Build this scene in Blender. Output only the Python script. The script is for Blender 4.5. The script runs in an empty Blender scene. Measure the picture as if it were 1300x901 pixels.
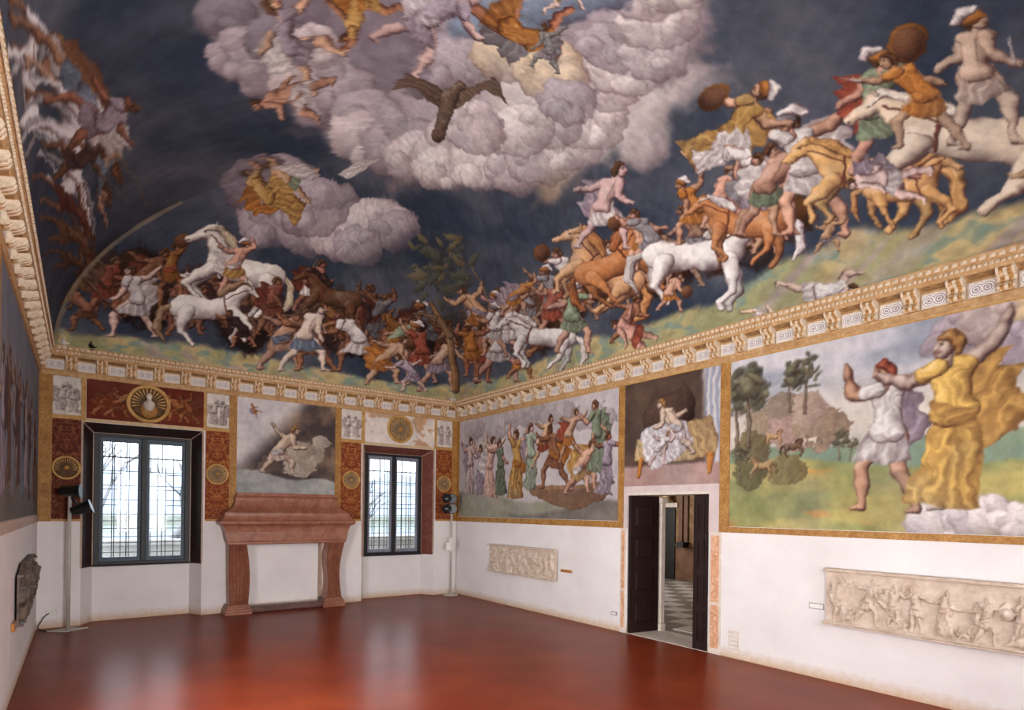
import bpy, math, random
import numpy as np
from mathutils import Vector, Matrix

# ------------------------------------------------------------------ scene, camera, world, lights
S = bpy.context.scene
COL = S.collection
FPX, YAW, ROLL, HY = 737.2384, 0.638, 0.0125, 647.8726
CAM = np.array([-6.8857, -11.4178, 1.9])
W, L = 7.4245, 11.94            # room: x from -W to 0, y from -L to 0
FW = np.array([math.sin(YAW), math.cos(YAW), 0.0])
RT0 = np.array([math.cos(YAW), -math.sin(YAW), 0.0]); UP0 = np.array([0, 0, 1.0])
RT = math.cos(ROLL) * RT0 + math.sin(ROLL) * UP0
UP = math.cos(ROLL) * UP0 - math.sin(ROLL) * RT0
cd = bpy.data.cameras.new('camera'); cam = bpy.data.objects.new('camera', cd); COL.objects.link(cam)
M4 = Matrix(((RT[0], UP[0], -FW[0], CAM[0]), (RT[1], UP[1], -FW[1], CAM[1]), (RT[2], UP[2], -FW[2], CAM[2]), (0, 0, 0, 1)))
cam.matrix_world = M4
cd.sensor_fit = 'HORIZONTAL'; cd.sensor_width = 36.0
cd.lens = FPX * 36.0 / 1300.0
cd.shift_y = (HY - 450.5) / 1300.0
cd.clip_start = 0.05; cd.clip_end = 2000
S.camera = cam

S.view_settings.view_transform = 'Standard'
S.view_settings.look = 'None'
S.view_settings.gamma = 1.0
S.view_settings.use_curve_mapping = False
S.view_settings.exposure = 0.22

wd = bpy.data.worlds.new('overcast_sky'); S.world = wd; wd.use_nodes = True
bg = wd.node_tree.nodes['Background']
bg.inputs['Color'].default_value = (0.86, 0.92, 1.0, 1); bg.inputs['Strength'].default_value = 4.5

def added_daylight(loc, rot, sx, sy, power, col=(1.0, 0.985, 0.97)):
    ld = bpy.data.lights.new('window_daylight', 'AREA'); ld.shape = 'RECTANGLE'
    ld.size = sx; ld.size_y = sy; ld.energy = power; ld.color = col
    o = bpy.data.objects.new('window_daylight', ld); COL.objects.link(o)
    o.location = loc; o.rotation_euler = rot
    return o
# lights added behind unseen openings in left and front walls to brighten the room
HID_L = [(-6.75, -5.45), (-9.85, -8.35)]           # y ranges on the left wall
HID_F = [(-5.9, -4.4), (-2.25, -0.75)]             # x ranges on the front wall
HPI = math.pi / 2
for (a, b), pw in zip(HID_L, (265, 5)):
    added_daylight((-W - 0.52, (a + b) / 2, 2.05), (0, -HPI, 0), 2.1, b - a, pw)
for (a, b), pw in zip(HID_F, (330, 50)):
    added_daylight(((a + b) / 2, -L - 0.52, 2.05), (HPI, 0, 0), b - a, 2.1, pw)

# ------------------------------------------------------------------ helpers
def px_ray(x, y):
    return FW + RT * ((x - 650.0) / FPX) - UP * ((y - HY) / FPX)

def tag(o, label=None, cat=None, group=None, kind=None):
    if label: o['label'] = label
    if cat: o['category'] = cat
    if group: o['group'] = group
    if kind: o['kind'] = kind
    return o

def obj(name, me, mat=None, parent=None):
    o = bpy.data.objects.new(name, me); COL.objects.link(o)
    if mat is not None and len(me.materials) == 0: me.materials.append(mat)
    if parent is not None: o.parent = parent
    return o

def empty(name, loc=(0, 0, 0), label=None, cat=None, group=None):
    o = bpy.data.objects.new(name, None); COL.objects.link(o); o.location = loc
    o.empty_display_size = 0.1
    return tag(o, label, cat, group)

class MB:
    """collects pieces into one mesh"""
    def __init__(s): s.v = []; s.f = []; s.sm = []
    def add(s, vs, fs, smooth=False):
        n = len(s.v); s.v += [tuple(float(c) for c in p) for p in vs]
        for f in fs: s.f.append(tuple(i + n for i in f)); s.sm.append(smooth)
        return s
    def box(s, x0, y0, z0, x1, y1, z1):
        x0, x1 = min(x0, x1), max(x0, x1); y0, y1 = min(y0, y1), max(y0, y1); z0, z1 = min(z0, z1), max(z0, z1)
        return s.add([(x0,y0,z0),(x1,y0,z0),(x1,y1,z0),(x0,y1,z0),(x0,y0,z1),(x1,y0,z1),(x1,y1,z1),(x0,y1,z1)],
                     [(0,3,2,1),(4,5,6,7),(0,1,5,4),(1,2,6,5),(2,3,7,6),(3,0,4,7)])
    def prism(s, base, vec, smooth=False):
        n = len(base); v = [tuple(p) for p in base] + [(p[0]+vec[0], p[1]+vec[1], p[2]+vec[2]) for p in base]
        fs = [tuple(range(n))[::-1], tuple(range(n, 2*n))]
        s.add(v, fs)
        m = len(s.v) - 2*n
        for i in range(n):
            j = (i+1) % n; s.f.append((m+i, m+j, m+n+j, m+n+i)); s.sm.append(smooth)
        return s
    def loft(s, rings, cap=True, smooth=False):
        n = len(rings[0]); v = [p for r in rings for p in r]; fs = []
        for k in range(len(rings)-1):
            for i in range(n):
                j = (i+1) % n; fs.append((k*n+i, k*n+j, (k+1)*n+j, (k+1)*n+i))
        s.add(v, fs, smooth)
        if cap:
            m = len(s.v) - len(v)
            s.f.append(tuple(m+i for i in range(n))[::-1]); s.sm.append(False)
            s.f.append(tuple(m+(len(rings)-1)*n+i for i in range(n))); s.sm.append(False)
        return s
    def tube(s, pts, r, n=8, smooth=True):
        pts = [Vector(p) for p in pts]; rings = []
        for i, p in enumerate(pts):
            d = (pts[min(i+1, len(pts)-1)] - pts[max(i-1, 0)]).normalized()
            a = d.orthogonal().normalized() if i == 0 else (a - d * a.dot(d)).normalized()
            b = d.cross(a); rr = r[i] if isinstance(r, (list, tuple)) else r
            rings.append([tuple(p + a*math.cos(t)*rr + b*math.sin(t)*rr) for t in [2*math.pi*k/n for k in range(n)]])
        return s.loft(rings, True, smooth)
    def lathe(s, prof, origin, axis, n=32, smooth=True):
        """prof: (radius, distance along the axis)"""
        ax = Vector(axis).normalized(); a = ax.orthogonal().normalized(); b = ax.cross(a); o = Vector(origin)
        rings = [[tuple(o + ax*h + (a*math.cos(2*math.pi*k/n) + b*math.sin(2*math.pi*k/n))*r) for k in range(n)] for r, h in prof]
        return s.loft(rings, True, smooth)
    def mesh(s, name, off=(0, 0, 0)):
        me = bpy.data.meshes.new(name)
        me.from_pydata([(x-off[0], y-off[1], z-off[2]) for x, y, z in s.v], [], s.f)
        if any(s.sm): me.polygons.foreach_set('use_smooth', s.sm)
        me.update(); return me
    def build(s, name, mat, parent=None, label=None, kind=None):
        off = parent.location if parent is not None else (0, 0, 0)
        o = obj(name, s.mesh(name, off), mat, parent)
        if label: o['label'] = label
        if kind: o['kind'] = kind
        return o

def fix_normals(o):
    import bmesh
    bm = bmesh.new(); bm.from_mesh(o.data); bmesh.ops.recalc_face_normals(bm, faces=bm.faces[:]); bm.to_mesh(o.data); bm.free()
    return o

def bevel(o, w=0.01, seg=2):
    m = o.modifiers.new('bevel', 'BEVEL'); m.width = w; m.segments = seg; m.limit_method = 'ANGLE'; m.angle_limit = 0.6
    return o

# ------------------------------------------------------------------ procedural materials
def srgb(r, g, b):
    f = lambda c: (c/255/12.92) if c/255 <= 0.04045 else ((c/255 + 0.055)/1.055)**2.4
    return (f(r), f(g), f(b), 1.0)

class NT:
    def __init__(s, name, rough=0.7, spec=0.3, metal=0.0):
        s.m = bpy.data.materials.new(name); s.m.use_nodes = True; s.t = s.m.node_tree
        s.b = s.t.nodes['Principled BSDF']; s.b.inputs['Roughness'].default_value = rough
        s.b.inputs['Specular IOR Level'].default_value = spec; s.b.inputs['Metallic'].default_value = metal
    def n(s, kind, **kw):
        nd = s.t.nodes.new(kind)
        for k, v in kw.items():
            if k in nd.inputs: nd.inputs[k].default_value = v
            else: setattr(nd, k, v)
        return nd
    def l(s, a, b): s.t.links.new(a, b)
    def noise(s, scale, detail=4.0, rough=0.55, vec=None, dist=0.0):
        nd = s.n('ShaderNodeTexNoise', Scale=scale, Detail=detail, Roughness=rough, Distortion=dist)
        if vec is None: vec = s.obj()
        s.l(vec, nd.inputs['Vector']); return nd.outputs['Fac']
    def obj(s):
        if not hasattr(s, '_o'): s._o = s.n('ShaderNodeTexCoord').outputs['Object']
        return s._o
    def ramp(s, fac, stops):
        nd = s.n('ShaderNodeValToRGB'); cr = nd.color_ramp
        while len(cr.elements) < len(stops): cr.elements.new(0.5)
        for e, (p, c) in zip(cr.elements, stops): e.position = p; e.color = c
        s.l(fac, nd.inputs['Fac']); return nd.outputs['Color']
    def mix(s, fac, a, b, mode='MIX'):
        nd = s.n('ShaderNodeMix', data_type='RGBA', blend_type=mode)
        for idx, val in ((0, fac), (6, a), (7, b)):
            if hasattr(val, 'is_linked') or isinstance(val, bpy.types.NodeSocket): s.l(val, nd.inputs[idx])
            else: nd.inputs[idx].default_value = val
        return nd.outputs[2]
    def math(s, op, a, b=0.0, clamp=False):
        nd = s.n('ShaderNodeMath', operation=op); nd.use_clamp = clamp
        for i, v in enumerate((a, b)):
            if isinstance(v, bpy.types.NodeSocket): s.l(v, nd.inputs[i])
            else: nd.inputs[i].default_value = v
        return nd.outputs[0]
    def color(s, sock):
        if isinstance(sock, bpy.types.NodeSocket): s.l(sock, s.b.inputs['Base Color'])
        else: s.b.inputs['Base Color'].default_value = sock
    def bump(s, h, strength=0.2, dist=0.01):
        nd = s.n('ShaderNodeBump', Strength=strength, Distance=dist); s.l(h, nd.inputs['Height']); s.l(nd.outputs['Normal'], s.b.inputs['Normal'])

def mat_mottle(name, c1, c2, scale=6, rough=0.7, spec=0.3, bump=0.1, c3=None, metal=0.0):
    t = NT(name, rough, spec, metal)
    f = t.noise(scale, 6, 0.65)
    st = [(0.3, srgb(*c1)), (0.7, srgb(*c2))]
    if c3: st = [(0.28, srgb(*c1)), (0.5, srgb(*c2)), (0.72, srgb(*c3))]
    t.color(t.ramp(f, st))
    if bump: t.bump(t.noise(scale*8, 3), bump, 0.01)
    return t.m

M = {}
def make_materials():
    # aged lime plaster of the dado
    t = NT('dado_plaster', 0.85, 0.15)
    f = t.noise(1.3, 6, 0.6); g = t.noise(14, 4, 0.6)
    c = t.ramp(f, [(0.3, srgb(224, 218, 217)), (0.7, srgb(236, 232, 231))])
    c = t.mix(t.math('MULTIPLY', g, 0.12), c, srgb(196, 180, 168))
    sep = t.n('ShaderNodeSeparateXYZ'); t.l(t.obj(), sep.inputs[0])
    edge = t.math('MULTIPLY', t.math('SUBTRACT', 0.09, t.math('SUBTRACT', sep.outputs[2], t.math('MULTIPLY', g, 0.12))), 7.0, True)
    c = t.mix(edge, c, srgb(205, 178, 150))
    t.color(c); t.bump(t.noise(30, 5), 0.06, 0.01); M['plaster'] = t.m
    # polished red clay floor
    t = NT('polished_clay_floor', 0.3, 0.07)
    f = t.noise(1.1, 6, 0.6); g = t.noise(8, 5, 0.65)
    c = t.ramp(f, [(0.28, srgb(110, 40, 22)), (0.55, srgb(130, 54, 30)), (0.8, srgb(146, 68, 38))])
    c = t.mix(t.math('MULTIPLY', g, 0.25), c, srgb(112, 40, 22))
    mp = t.n('ShaderNodeMapping'); mp.inputs['Rotation'].default_value = (0, 0, math.radians(45)); t.l(t.obj(), mp.inputs['Vector'])
    br = t.n('ShaderNodeTexBrick', Scale=1.0); br.inputs['Brick Width'].default_value = 0.56; br.inputs['Row Height'].default_value = 0.28
    br.inputs['Mortar Size'].default_value = 0.004; br.inputs['Mortar Smooth'].default_value = 0.3
    br.inputs['Color1'].default_value = (1, 1, 1, 1); br.inputs['Color2'].default_value = (0.86, 0.86, 0.86, 1); br.inputs['Mortar'].default_value = (0.7, 0.7, 0.7, 1)
    t.l(mp.outputs[0], br.inputs['Vector'])
    c = t.mix(0.6, c, br.outputs['Color'], 'MULTIPLY')
    t.color(c)
    t.l(t.math('ADD', t.math('MULTIPLY', g, 0.03), 0.278), t.b.inputs['Roughness'])
    M['floor'] = t.m
    # ochre gilt ornament
    t = NT('ochre_gilt_band', 0.6, 0.35)
    f = t.noise(7, 5, 0.6); v = t.n('ShaderNodeTexVoronoi', Scale=32.0); t.l(t.obj(), v.inputs['Vector'])
    c = t.ramp(f, [(0.3, srgb(158, 108, 48)), (0.7, srgb(204, 156, 86))])
    c = t.mix(t.math('MULTIPLY', v.outputs['Distance'], 0.7, True), c, srgb(118, 74, 30)); t.color(c)
    t.bump(v.outputs['Distance'], 0.25, 0.01); M['gilt'] = t.m
    t = NT('cornice_stucco', 0.65, 0.3)
    f = t.noise(11, 5, 0.6); v = t.n('ShaderNodeTexVoronoi', Scale=26.0); t.l(t.obj(), v.inputs['Vector'])
    c = t.ramp(f, [(0.3, srgb(178, 134, 84)), (0.7, srgb(214, 178, 132))])
    t.color(t.mix(t.math('MULTIPLY', v.outputs['Distance'], 0.5, True), c, srgb(142, 102, 60))); M['cornice'] = t.m
    M['gilt_plain'] = mat_mottle('ochre_gilt_edge', (168, 122, 58), (206, 164, 98), 9, 0.6, 0.35)
    M['gilt_pale'] = mat_mottle('pale_ochre_stucco', (188, 160, 120), (216, 192, 154), 14, 0.7, 0.3, 0.2)
    M['mold_light'] = mat_mottle('stucco_ornament', (196, 172, 140), (232, 216, 194), 22, 0.7, 0.3, 0.2)
    M['mold_dark'] = mat_mottle('stucco_ground', (126, 92, 58), (172, 136, 92), 16, 0.75, 0.2, 0.2)
    # modillion stucco: ochre with pale scroll edges
    t = NT('modillion_stucco', 0.65, 0.3)
    f = t.noise(26, 4, 0.6)
    t.color(t.ramp(f, [(0.34, srgb(142, 96, 48)), (0.52, srgb(196, 150, 92)), (0.68, srgb(232, 214, 184))])); t.bump(f, 0.4, 0.01); M['modillion'] = t.m
    # white frieze panel with painted grey scrolls
    t = NT('frieze_panel_scrolls', 0.7, 0.3)
    sp = t.n('ShaderNodeSeparateXYZ'); t.l(t.obj(), sp.inputs[0])
    ux = t.math('SUBTRACT', t.math('ABSOLUTE', sp.outputs[0]), 0.045); uz = t.math('SUBTRACT', sp.outputs[2], 4.067)
    rr = t.math('SQRT', t.math('ADD', t.math('MULTIPLY', ux, ux), t.math('MULTIPLY', uz, uz)))
    wv = t.math('ADD', t.math('SINE', t.math('ADD', t.math('MULTIPLY', rr, 300.0), t.math('MULTIPLY', t.noise(40, 3), 4.0))), t.math('MULTIPLY', rr, 16.0))
    t.color(t.ramp(wv, [(0.0, srgb(150, 136, 138)), (0.25, srgb(206, 196, 194)), (0.7, srgb(232, 226, 222))])); M['frieze'] = t.m
    # red grotesque panels, mirrored about their own centre line
    def grot(name, ground, ink, dark):
        t = NT(name, 0.75, 0.25)
        sp = t.n('ShaderNodeSeparateXYZ'); t.l(t.n('ShaderNodeTexCoord').outputs['Object'], sp.inputs[0])
        cb = t.n('ShaderNodeCombineXYZ'); t.l(t.math('ABSOLUTE', sp.outputs[0]), cb.inputs[0]); t.l(sp.outputs[2], cb.inputs[2])
        a = t.noise(7, 2, 0.4, cb.outputs[0], 2.2)
        band = t.math('MULTIPLY', t.math('ABSOLUTE', t.math('SUBTRACT', a, 0.5)), 16.0, True)
        c = t.mix(band, srgb(*ink), srgb(*ground))
        c = t.mix(t.math('MULTIPLY', t.noise(30, 5, 0.7), 0.5), c, srgb(*dark)); t.color(c)
        t.bump(band, 0.25, 0.008); return t.m
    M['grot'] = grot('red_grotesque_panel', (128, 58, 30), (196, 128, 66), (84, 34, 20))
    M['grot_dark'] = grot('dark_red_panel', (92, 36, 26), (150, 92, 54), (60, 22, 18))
    # marbles
    t = NT('red_veined_marble', 0.35, 0.45)
    f = t.noise(5, 8, 0.7, None, 1.2); g = t.noise(40, 4, 0.7)
    c = t.ramp(f, [(0.3, srgb(116, 68, 52)), (0.48, srgb(156, 100, 78)), (0.74, srgb(190, 142, 114))])
    c = t.mix(t.math('MULTIPLY', g, 0.7), c, srgb(128, 76, 60)); t.color(c); t.bump(g, 0.08, 0.01); M['red_marble'] = t.m
    t = NT('jamb_marble', 0.55, 0.3)
    f = t.noise(7, 8, 0.7, None, 1.0)
    t.color(t.ramp(f, [(0.3, srgb(92, 46, 38)), (0.55, srgb(126, 72, 60)), (0.8, srgb(150, 98, 84))])); M['jamb_red'] = t.m
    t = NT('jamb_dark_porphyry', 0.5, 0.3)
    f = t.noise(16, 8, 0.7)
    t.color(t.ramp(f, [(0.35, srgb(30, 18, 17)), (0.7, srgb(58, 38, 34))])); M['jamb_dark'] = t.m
    t = NT('breccia_marble', 0.5, 0.35)
    f = t.noise(9, 7, 0.7, None, 1.6)
    t.color(t.ramp(f, [(0.3, srgb(178, 112, 78)), (0.5, srgb(210, 158, 122)), (0.7, srgb(232, 200, 174))])); M['breccia'] = t.m
    M['stone_pale'] = mat_mottle('pale_stone', (200, 186, 172), (226, 214, 202), 8, 0.6, 0.3)
    M['stone_band'] = mat_mottle('stone_edging', (164, 136, 118), (196, 172, 152), 10, 0.65, 0.3)
    M['lintel_plaster'] = mat_mottle('lilac_grey_plaster', (196, 178, 176), (216, 200, 196), 5, 0.8, 0.2)
    t = NT('carved_white_marble', 0.6, 0.3)
    f = t.noise(9, 6, 0.65); ao = t.n('ShaderNodeNewGeometry')
    c = t.ramp(f, [(0.3, srgb(180, 158, 138)), (0.6, srgb(208, 190, 174)), (0.8, srgb(224, 210, 198))])
    t.color(c); t.bump(t.noise(60, 4), 0.15, 0.006); M['relief'] = t.m
    M['relief_dark'] = mat_mottle('weathered_carved_stone', (66, 54, 50), (128, 112, 100), 9, 0.6, 0.35, 0.2)
    M['hearth'] = mat_mottle('sooty_hearth_stone', (74, 48, 42), (120, 84, 74), 8, 0.5, 0.4)
    # woods, metals
    t = NT('dark_walnut', 0.6, 0.2)
    mp = t.n('ShaderNodeMapping'); mp.inputs['Scale'].default_value = (12, 12, 1.0); t.l(t.obj(), mp.inputs['Vector'])
    t.color(t.ramp(t.noise(3, 6, 0.6, mp.outputs[0]), [(0.3, srgb(22, 12, 11)), (0.7, srgb(44, 22, 18))])); M['walnut'] = t.m
    M['black_metal'] = mat_mottle('black_enamel', (14, 14, 16), (26, 26, 28), 20, 0.35, 0.5, 0)
    M['black_frame'] = mat_mottle('black_painted_frame', (20, 19, 22), (34, 32, 36), 12, 0.5, 0.4, 0.05)
    M['blue_frame'] = mat_mottle('blue_grey_painted_frame', (46, 60, 74), (70, 86, 100), 10, 0.5, 0.4, 0.05)
    M['grey_frame'] = mat_mottle('grey_painted_frame', (110, 112, 124), (140, 142, 152), 10, 0.5, 0.4, 0.05)
    M['iron'] = mat_mottle('grille_iron', (60, 58, 60), (84, 80, 80), 20, 0.6, 0.4, 0)
    M['pole'] = mat_mottle('pale_grey_enamel', (176, 168, 158), (192, 186, 176), 15, 0.45, 0.4, 0)
    M['white_plastic'] = mat_mottle('white_plastic', (214, 210, 204), (226, 222, 216), 15, 0.4, 0.4, 0)
    M['label_white'] = mat_mottle('white_card', (232, 228, 222), (240, 236, 230), 15, 0.6, 0.3, 0)
    M['label_brass'] = mat_mottle('brown_brass', (150, 92, 36), (184, 122, 54), 15, 0.4, 0.5, 0)
    M['reflector'] = mat_mottle('lamp_reflector', (200, 200, 200), (224, 224, 224), 20, 0.15, 0.5, 0, None, 0.9)
    t = NT('unlit_lamp_glass', 0.1, 0.5); t.color(srgb(38, 38, 42)); M['lamp_glass'] = t.m
    # window glass: thin pane, lets the daylight through
    t = NT('window_glass', 0.05, 0.5)
    tr = t.n('ShaderNodeBsdfTransparent'); tr.inputs[0].default_value = (0.93, 0.96, 0.97, 1); gl = t.n('ShaderNodeBsdfGlossy', Roughness=0.03)
    ms = t.n('ShaderNodeMixShader'); fr = t.n('ShaderNodeFresnel', IOR=1.25)
    t.l(fr.outputs[0], ms.inputs[0]); t.l(tr.outputs[0], ms.inputs[1]); t.l(gl.outputs[0], ms.inputs[2])
    t.l(ms.outputs[0], t.t.nodes['Material Output'].inputs['Surface']); M['glass'] = t.m
    # fresco: painted colour lives on the plaster itself
    t = NT('fresco_paint', 0.85, 0.15)
    at = t.n('ShaderNodeVertexColor', layer_name='Col')
    g = t.noise(45, 5, 0.7); k = t.noise(4, 6, 0.7)
    br = t.math('ADD', t.math('MULTIPLY', g, 0.36), t.math('ADD', t.math('MULTIPLY', k, 0.24), 0.70))
    cb = t.n('ShaderNodeCombineXYZ')
    for i in range(3): t.l(br, cb.inputs[i])
    t.color(t.mix(1.0, at.outputs['Color'], cb.outputs[0], 'MULTIPLY')); t.bump(g, 0.06, 0.01); M['fresco'] = t.m
    # room beyond and outside
    M['tile_light'] = mat_mottle('pale_marble_tile', (196, 188, 178), (222, 214, 204), 6, 0.3, 0.4, 0)
    M['tile_dark'] = mat_mottle('grey_marble_tile', (126, 118, 108), (152, 144, 134), 6, 0.3, 0.4, 0)
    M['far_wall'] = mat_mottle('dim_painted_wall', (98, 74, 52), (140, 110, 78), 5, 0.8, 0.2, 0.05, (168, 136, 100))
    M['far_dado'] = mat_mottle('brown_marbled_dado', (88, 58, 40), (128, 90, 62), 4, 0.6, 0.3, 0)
    M['far_dark'] = mat_mottle('dark_doorway_wood', (22, 18, 16), (38, 30, 26), 6, 0.6, 0.3, 0)  # near-black for the chest and for the shade in the far door opening
    M['parapet'] = mat_mottle('weathered_parapet_stone', (150, 146, 144), (178, 174, 170), 3, 0.8, 0.2)
    M['water'] = mat_mottle('lake_water', (150, 164, 178), (170, 182, 194), 0.05, 0.08, 0.6, 0)
    M['shore'] = mat_mottle('far_winter_trees', (138, 150, 168), (166, 176, 190), 0.08, 0.9, 0.1, 0)  # distance haze is mixed into this pale blue-grey tree colour
    M['twig'] = mat_mottle('winter_tree_twigs', (126, 124, 128), (150, 148, 150), 3, 0.9, 0.1, 0)  # paled towards grey to stand in for haze
    M['grass'] = mat_mottle('river_bank', (122, 124, 112), (150, 150, 138), 0.4, 0.9, 0.1, 0)
make_materials()

# ------------------------------------------------------------------ fresco painting on surface points
def hash2(i, j, seed):
    n = (i.astype(np.int64) * 374761393 + j.astype(np.int64) * 668265263 + seed * 974711) & 0x7fffffff
    n = ((n ^ (n >> 13)) * 1274126177) & 0x7fffffff
    return ((n ^ (n >> 16)) & 0xffff) / 65535.0
def vnoise(x, y, seed=0):
    i = np.floor(x); j = np.floor(y); fx = x - i; fy = y - j
    fx = fx*fx*(3-2*fx); fy = fy*fy*(3-2*fy); i = i.astype(np.int64); j = j.astype(np.int64)
    a = hash2(i, j, seed); b = hash2(i+1, j, seed); c = hash2(i, j+1, seed); d = hash2(i+1, j+1, seed)
    return (a*(1-fx)+b*fx)*(1-fy) + (c*(1-fx)+d*fx)*fy
def fbm(x, y, seed=0, o=4):
    s = 0; a = 0.5; t = 0
    for k in range(o):
        s = s + a*vnoise(x, y, seed+k*17); t += a; a *= 0.5; x = x*2.03+3.1; y = y*2.03+1.7
    return s/t
def sstep(a, b, x):
    t = np.clip((x-a)/(b-a), 0, 1); return t*t*(3-2*t)
def rgb(r, g, b): return np.array([r, g, b], float)/255.0
def lerp(A, B, t): return A + (B-A)*t[:, None]

class Canvas:
    def __init__(s, U, V, height=False):
        s.P = np.stack([np.ravel(U), np.ravel(V)], 1).astype(float); s.n = len(s.P); s.height = height
        s.C = np.zeros((s.n, 3))
    def fill(s, c): s.C[:] = c
    def brush(s, c, ex, ey, r, seed=0):
        """local frame at c; ex, ey are the canvas vectors of one local unit"""
        E = np.array([[ex[0], ey[0]], [ex[1], ey[1]]]); Ei = np.linalg.inv(E)
        ext = np.abs(E) @ np.array([r, r])
        d = s.P - np.array(c)
        idx = np.nonzero((np.abs(d[:, 0]) < ext[0]) & (np.abs(d[:, 1]) < ext[1]))[0]
        q = d[idx] @ Ei.T
        return Brush(s, idx, q[:, 0], q[:, 1], seed)

class Brush:
    LX, LY = -0.5, 0.78
    def __init__(s, cv, idx, X, Y, seed):
        s.cv = cv; s.i = idx; s.C = cv.C[idx].copy(); s.seed = seed; s.aa = 0.012; s.h = cv.height; s.f = 1.0
        if len(idx):
            o = seed*1.37 % 50
            wx = fbm(X*4+o, Y*4, seed, 3)-.5; wy = fbm(X*4, Y*4+o, seed+9, 3)-.5
            X, Y = X+.05*wx, Y+.05*wy
            s.nz = fbm(X*10+o*3.7, Y*10+o*1.3, seed, 3); s.nl = fbm(X*2.6+o, Y*2.6-o, seed+5, 3); s.nh = fbm(X*30+o, Y*30, seed+6, 2)
        s.X = X; s.Y = Y
    def done(s): s.cv.C[s.i] = s.C
    def x(s, v): return v*s.f
    def near(s, x0, x1, y0, y1): return np.nonzero((s.X > x0) & (s.X < x1) & (s.Y > y0) & (s.Y < y1))[0]
    def group(s, caps, col, fold=0.0, ff=60.0, k=70.0, cont=1.0):
        """tapered limbs melted into one continuous shape: (a, b, ra, rb)"""
        xs = [s.x(p[0]) for c in caps for p in c[:2]]; ys = [p[1] for c in caps for p in c[:2]]; R = max(max(c[2], c[3]) for c in caps)+.03
        m = s.near(min(xs)-R, max(xs)+R, min(ys)-R, max(ys)+R)
        if len(m) == 0: return
        WS = np.zeros(len(m)); SH = np.zeros(len(m)); HV = np.zeros(len(m)); MX = np.full(len(m), -9.0); FO = np.zeros(len(m))
        for a, b, ra, rb in caps:
            ax, ay = s.x(a[0]), a[1]; bx, by = s.x(b[0]), b[1]
            X, Y = s.X[m]-ax, s.Y[m]-ay; vx, vy = bx-ax, by-ay; l2 = vx*vx+vy*vy+1e-9
            t = np.clip((X*vx+Y*vy)/l2, 0, 1); rr = ra+(rb-ra)*t; dx, dy = X-t*vx, Y-t*vy; d = np.sqrt(dx*dx+dy*dy)
            q = np.clip(d/rr, 0, 1); nz = np.sqrt(1-q*q); lam = (dx*s.LX+dy*s.LY)/rr
            w = np.exp(np.clip(k*(rr-d), -40, 12)); WS += w; SH += w*(0.50*nz+0.62*np.clip(lam, -1, 1)); HV += w*rr*nz; MX = np.maximum(MX, rr-d)
            if fold: FO += w*((dx*vy-dy*vx)/math.sqrt(l2))
        sd = np.log(WS+1e-30)/k; al = sstep(-s.aa, s.aa, sd)
        sh = .46+cont*SH/WS-.30*(1-sstep(0, .016, sd))+.50*(s.nz[m]-.5)+.22*(s.nh[m]-.5)
        if fold: f = np.abs(np.sin(FO/WS*ff+s.nz[m]*9+s.nl[m]*5)); sh = sh+fold*(1-1.7*f**.6)
        s.sub(m, al, col, sh, HV/WS)
    def cap(s, a, b, ra, rb, col, fold=0.0, ff=60.0): s.group([(a, b, ra, rb)], col, fold, ff)
    def ell(s, c, rx, ry, ang, col, fold=0.0, ff=40.0, wob=0.0, flat=0.0, fade=0.0, soft=0.0):
        cx, cy = s.x(c[0]), c[1]; ang = ang*s.f; R = max(rx, ry)*(1.3+soft)+0.02
        m = s.near(cx-R, cx+R, cy-R, cy+R)
        if len(m) == 0: return
        X, Y = s.X[m]-cx, s.Y[m]-cy; ca, sa = math.cos(ang), math.sin(ang)
        u = (X*ca+Y*sa)/rx; v = (-X*sa+Y*ca)/ry; q = np.sqrt(u*u+v*v)
        if wob: q = q*(1+wob*(s.nl[m]-0.5)*2+wob*.3*(s.nz[m]-.5))
        al = sstep(-s.aa-soft, s.aa+soft*.2, (1-q)*min(rx, ry)); q = np.clip(q, 0, 1); nz = np.sqrt(1-q*q)
        nx = (u*ca-v*sa); ny = (u*sa+v*ca); lam = nx*s.LX+ny*s.LY
        sh = 0.36+0.42*nz+0.50*lam-0.2*sstep(0.88, 1.05, q)+0.30*(s.nz[m]-0.5)+.15*(s.nh[m]-.5)
        sh = sh*(1-flat)+(0.8+.35*(s.nl[m]-.5)+.3*(s.nz[m]-.5))*flat
        if fold: f = np.abs(np.sin(v*ff*ry+s.nz[m]*10)); sh = sh+fold*(1-1.7*f**.6)
        if fade: al = al*(1-fade*sstep(-.1, .95, -lam))
        s.sub(m, al, col, sh, min(rx, ry)*nz)
    def poly(s, pts, col, fold=0.14, ff=38.0, ang=0.0, flat=0.0, wob=0.0):
        P = [(s.x(p[0]), p[1]) for p in pts]; xs = [p[0] for p in P]; ys = [p[1] for p in P]
        m = s.near(min(xs)-.06, max(xs)+.06, min(ys)-.06, max(ys)+.06)
        if len(m) == 0: return
        X, Y = s.X[m], s.Y[m]; ins = np.zeros(len(m), bool); d2 = np.full(len(m), 9.0)
        wb = .05+wob; X = X+wb*(s.nz[m]-0.5); Y = Y+wb*(s.nl[m]-0.5)
        n = len(P)
        for k in range(n):
            x1, y1 = P[k]; x2, y2 = P[(k+1) % n]
            if abs(y2-y1) > 1e-9:
                ins ^= ((y1 > Y) != (y2 > Y)) & (X < (x2-x1)*(Y-y1)/(y2-y1)+x1)
            vx, vy = x2-x1, y2-y1; t = np.clip(((X-x1)*vx+(Y-y1)*vy)/(vx*vx+vy*vy+1e-9), 0, 1)
            d2 = np.minimum(d2, (X-x1-t*vx)**2+(Y-y1-t*vy)**2)
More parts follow.
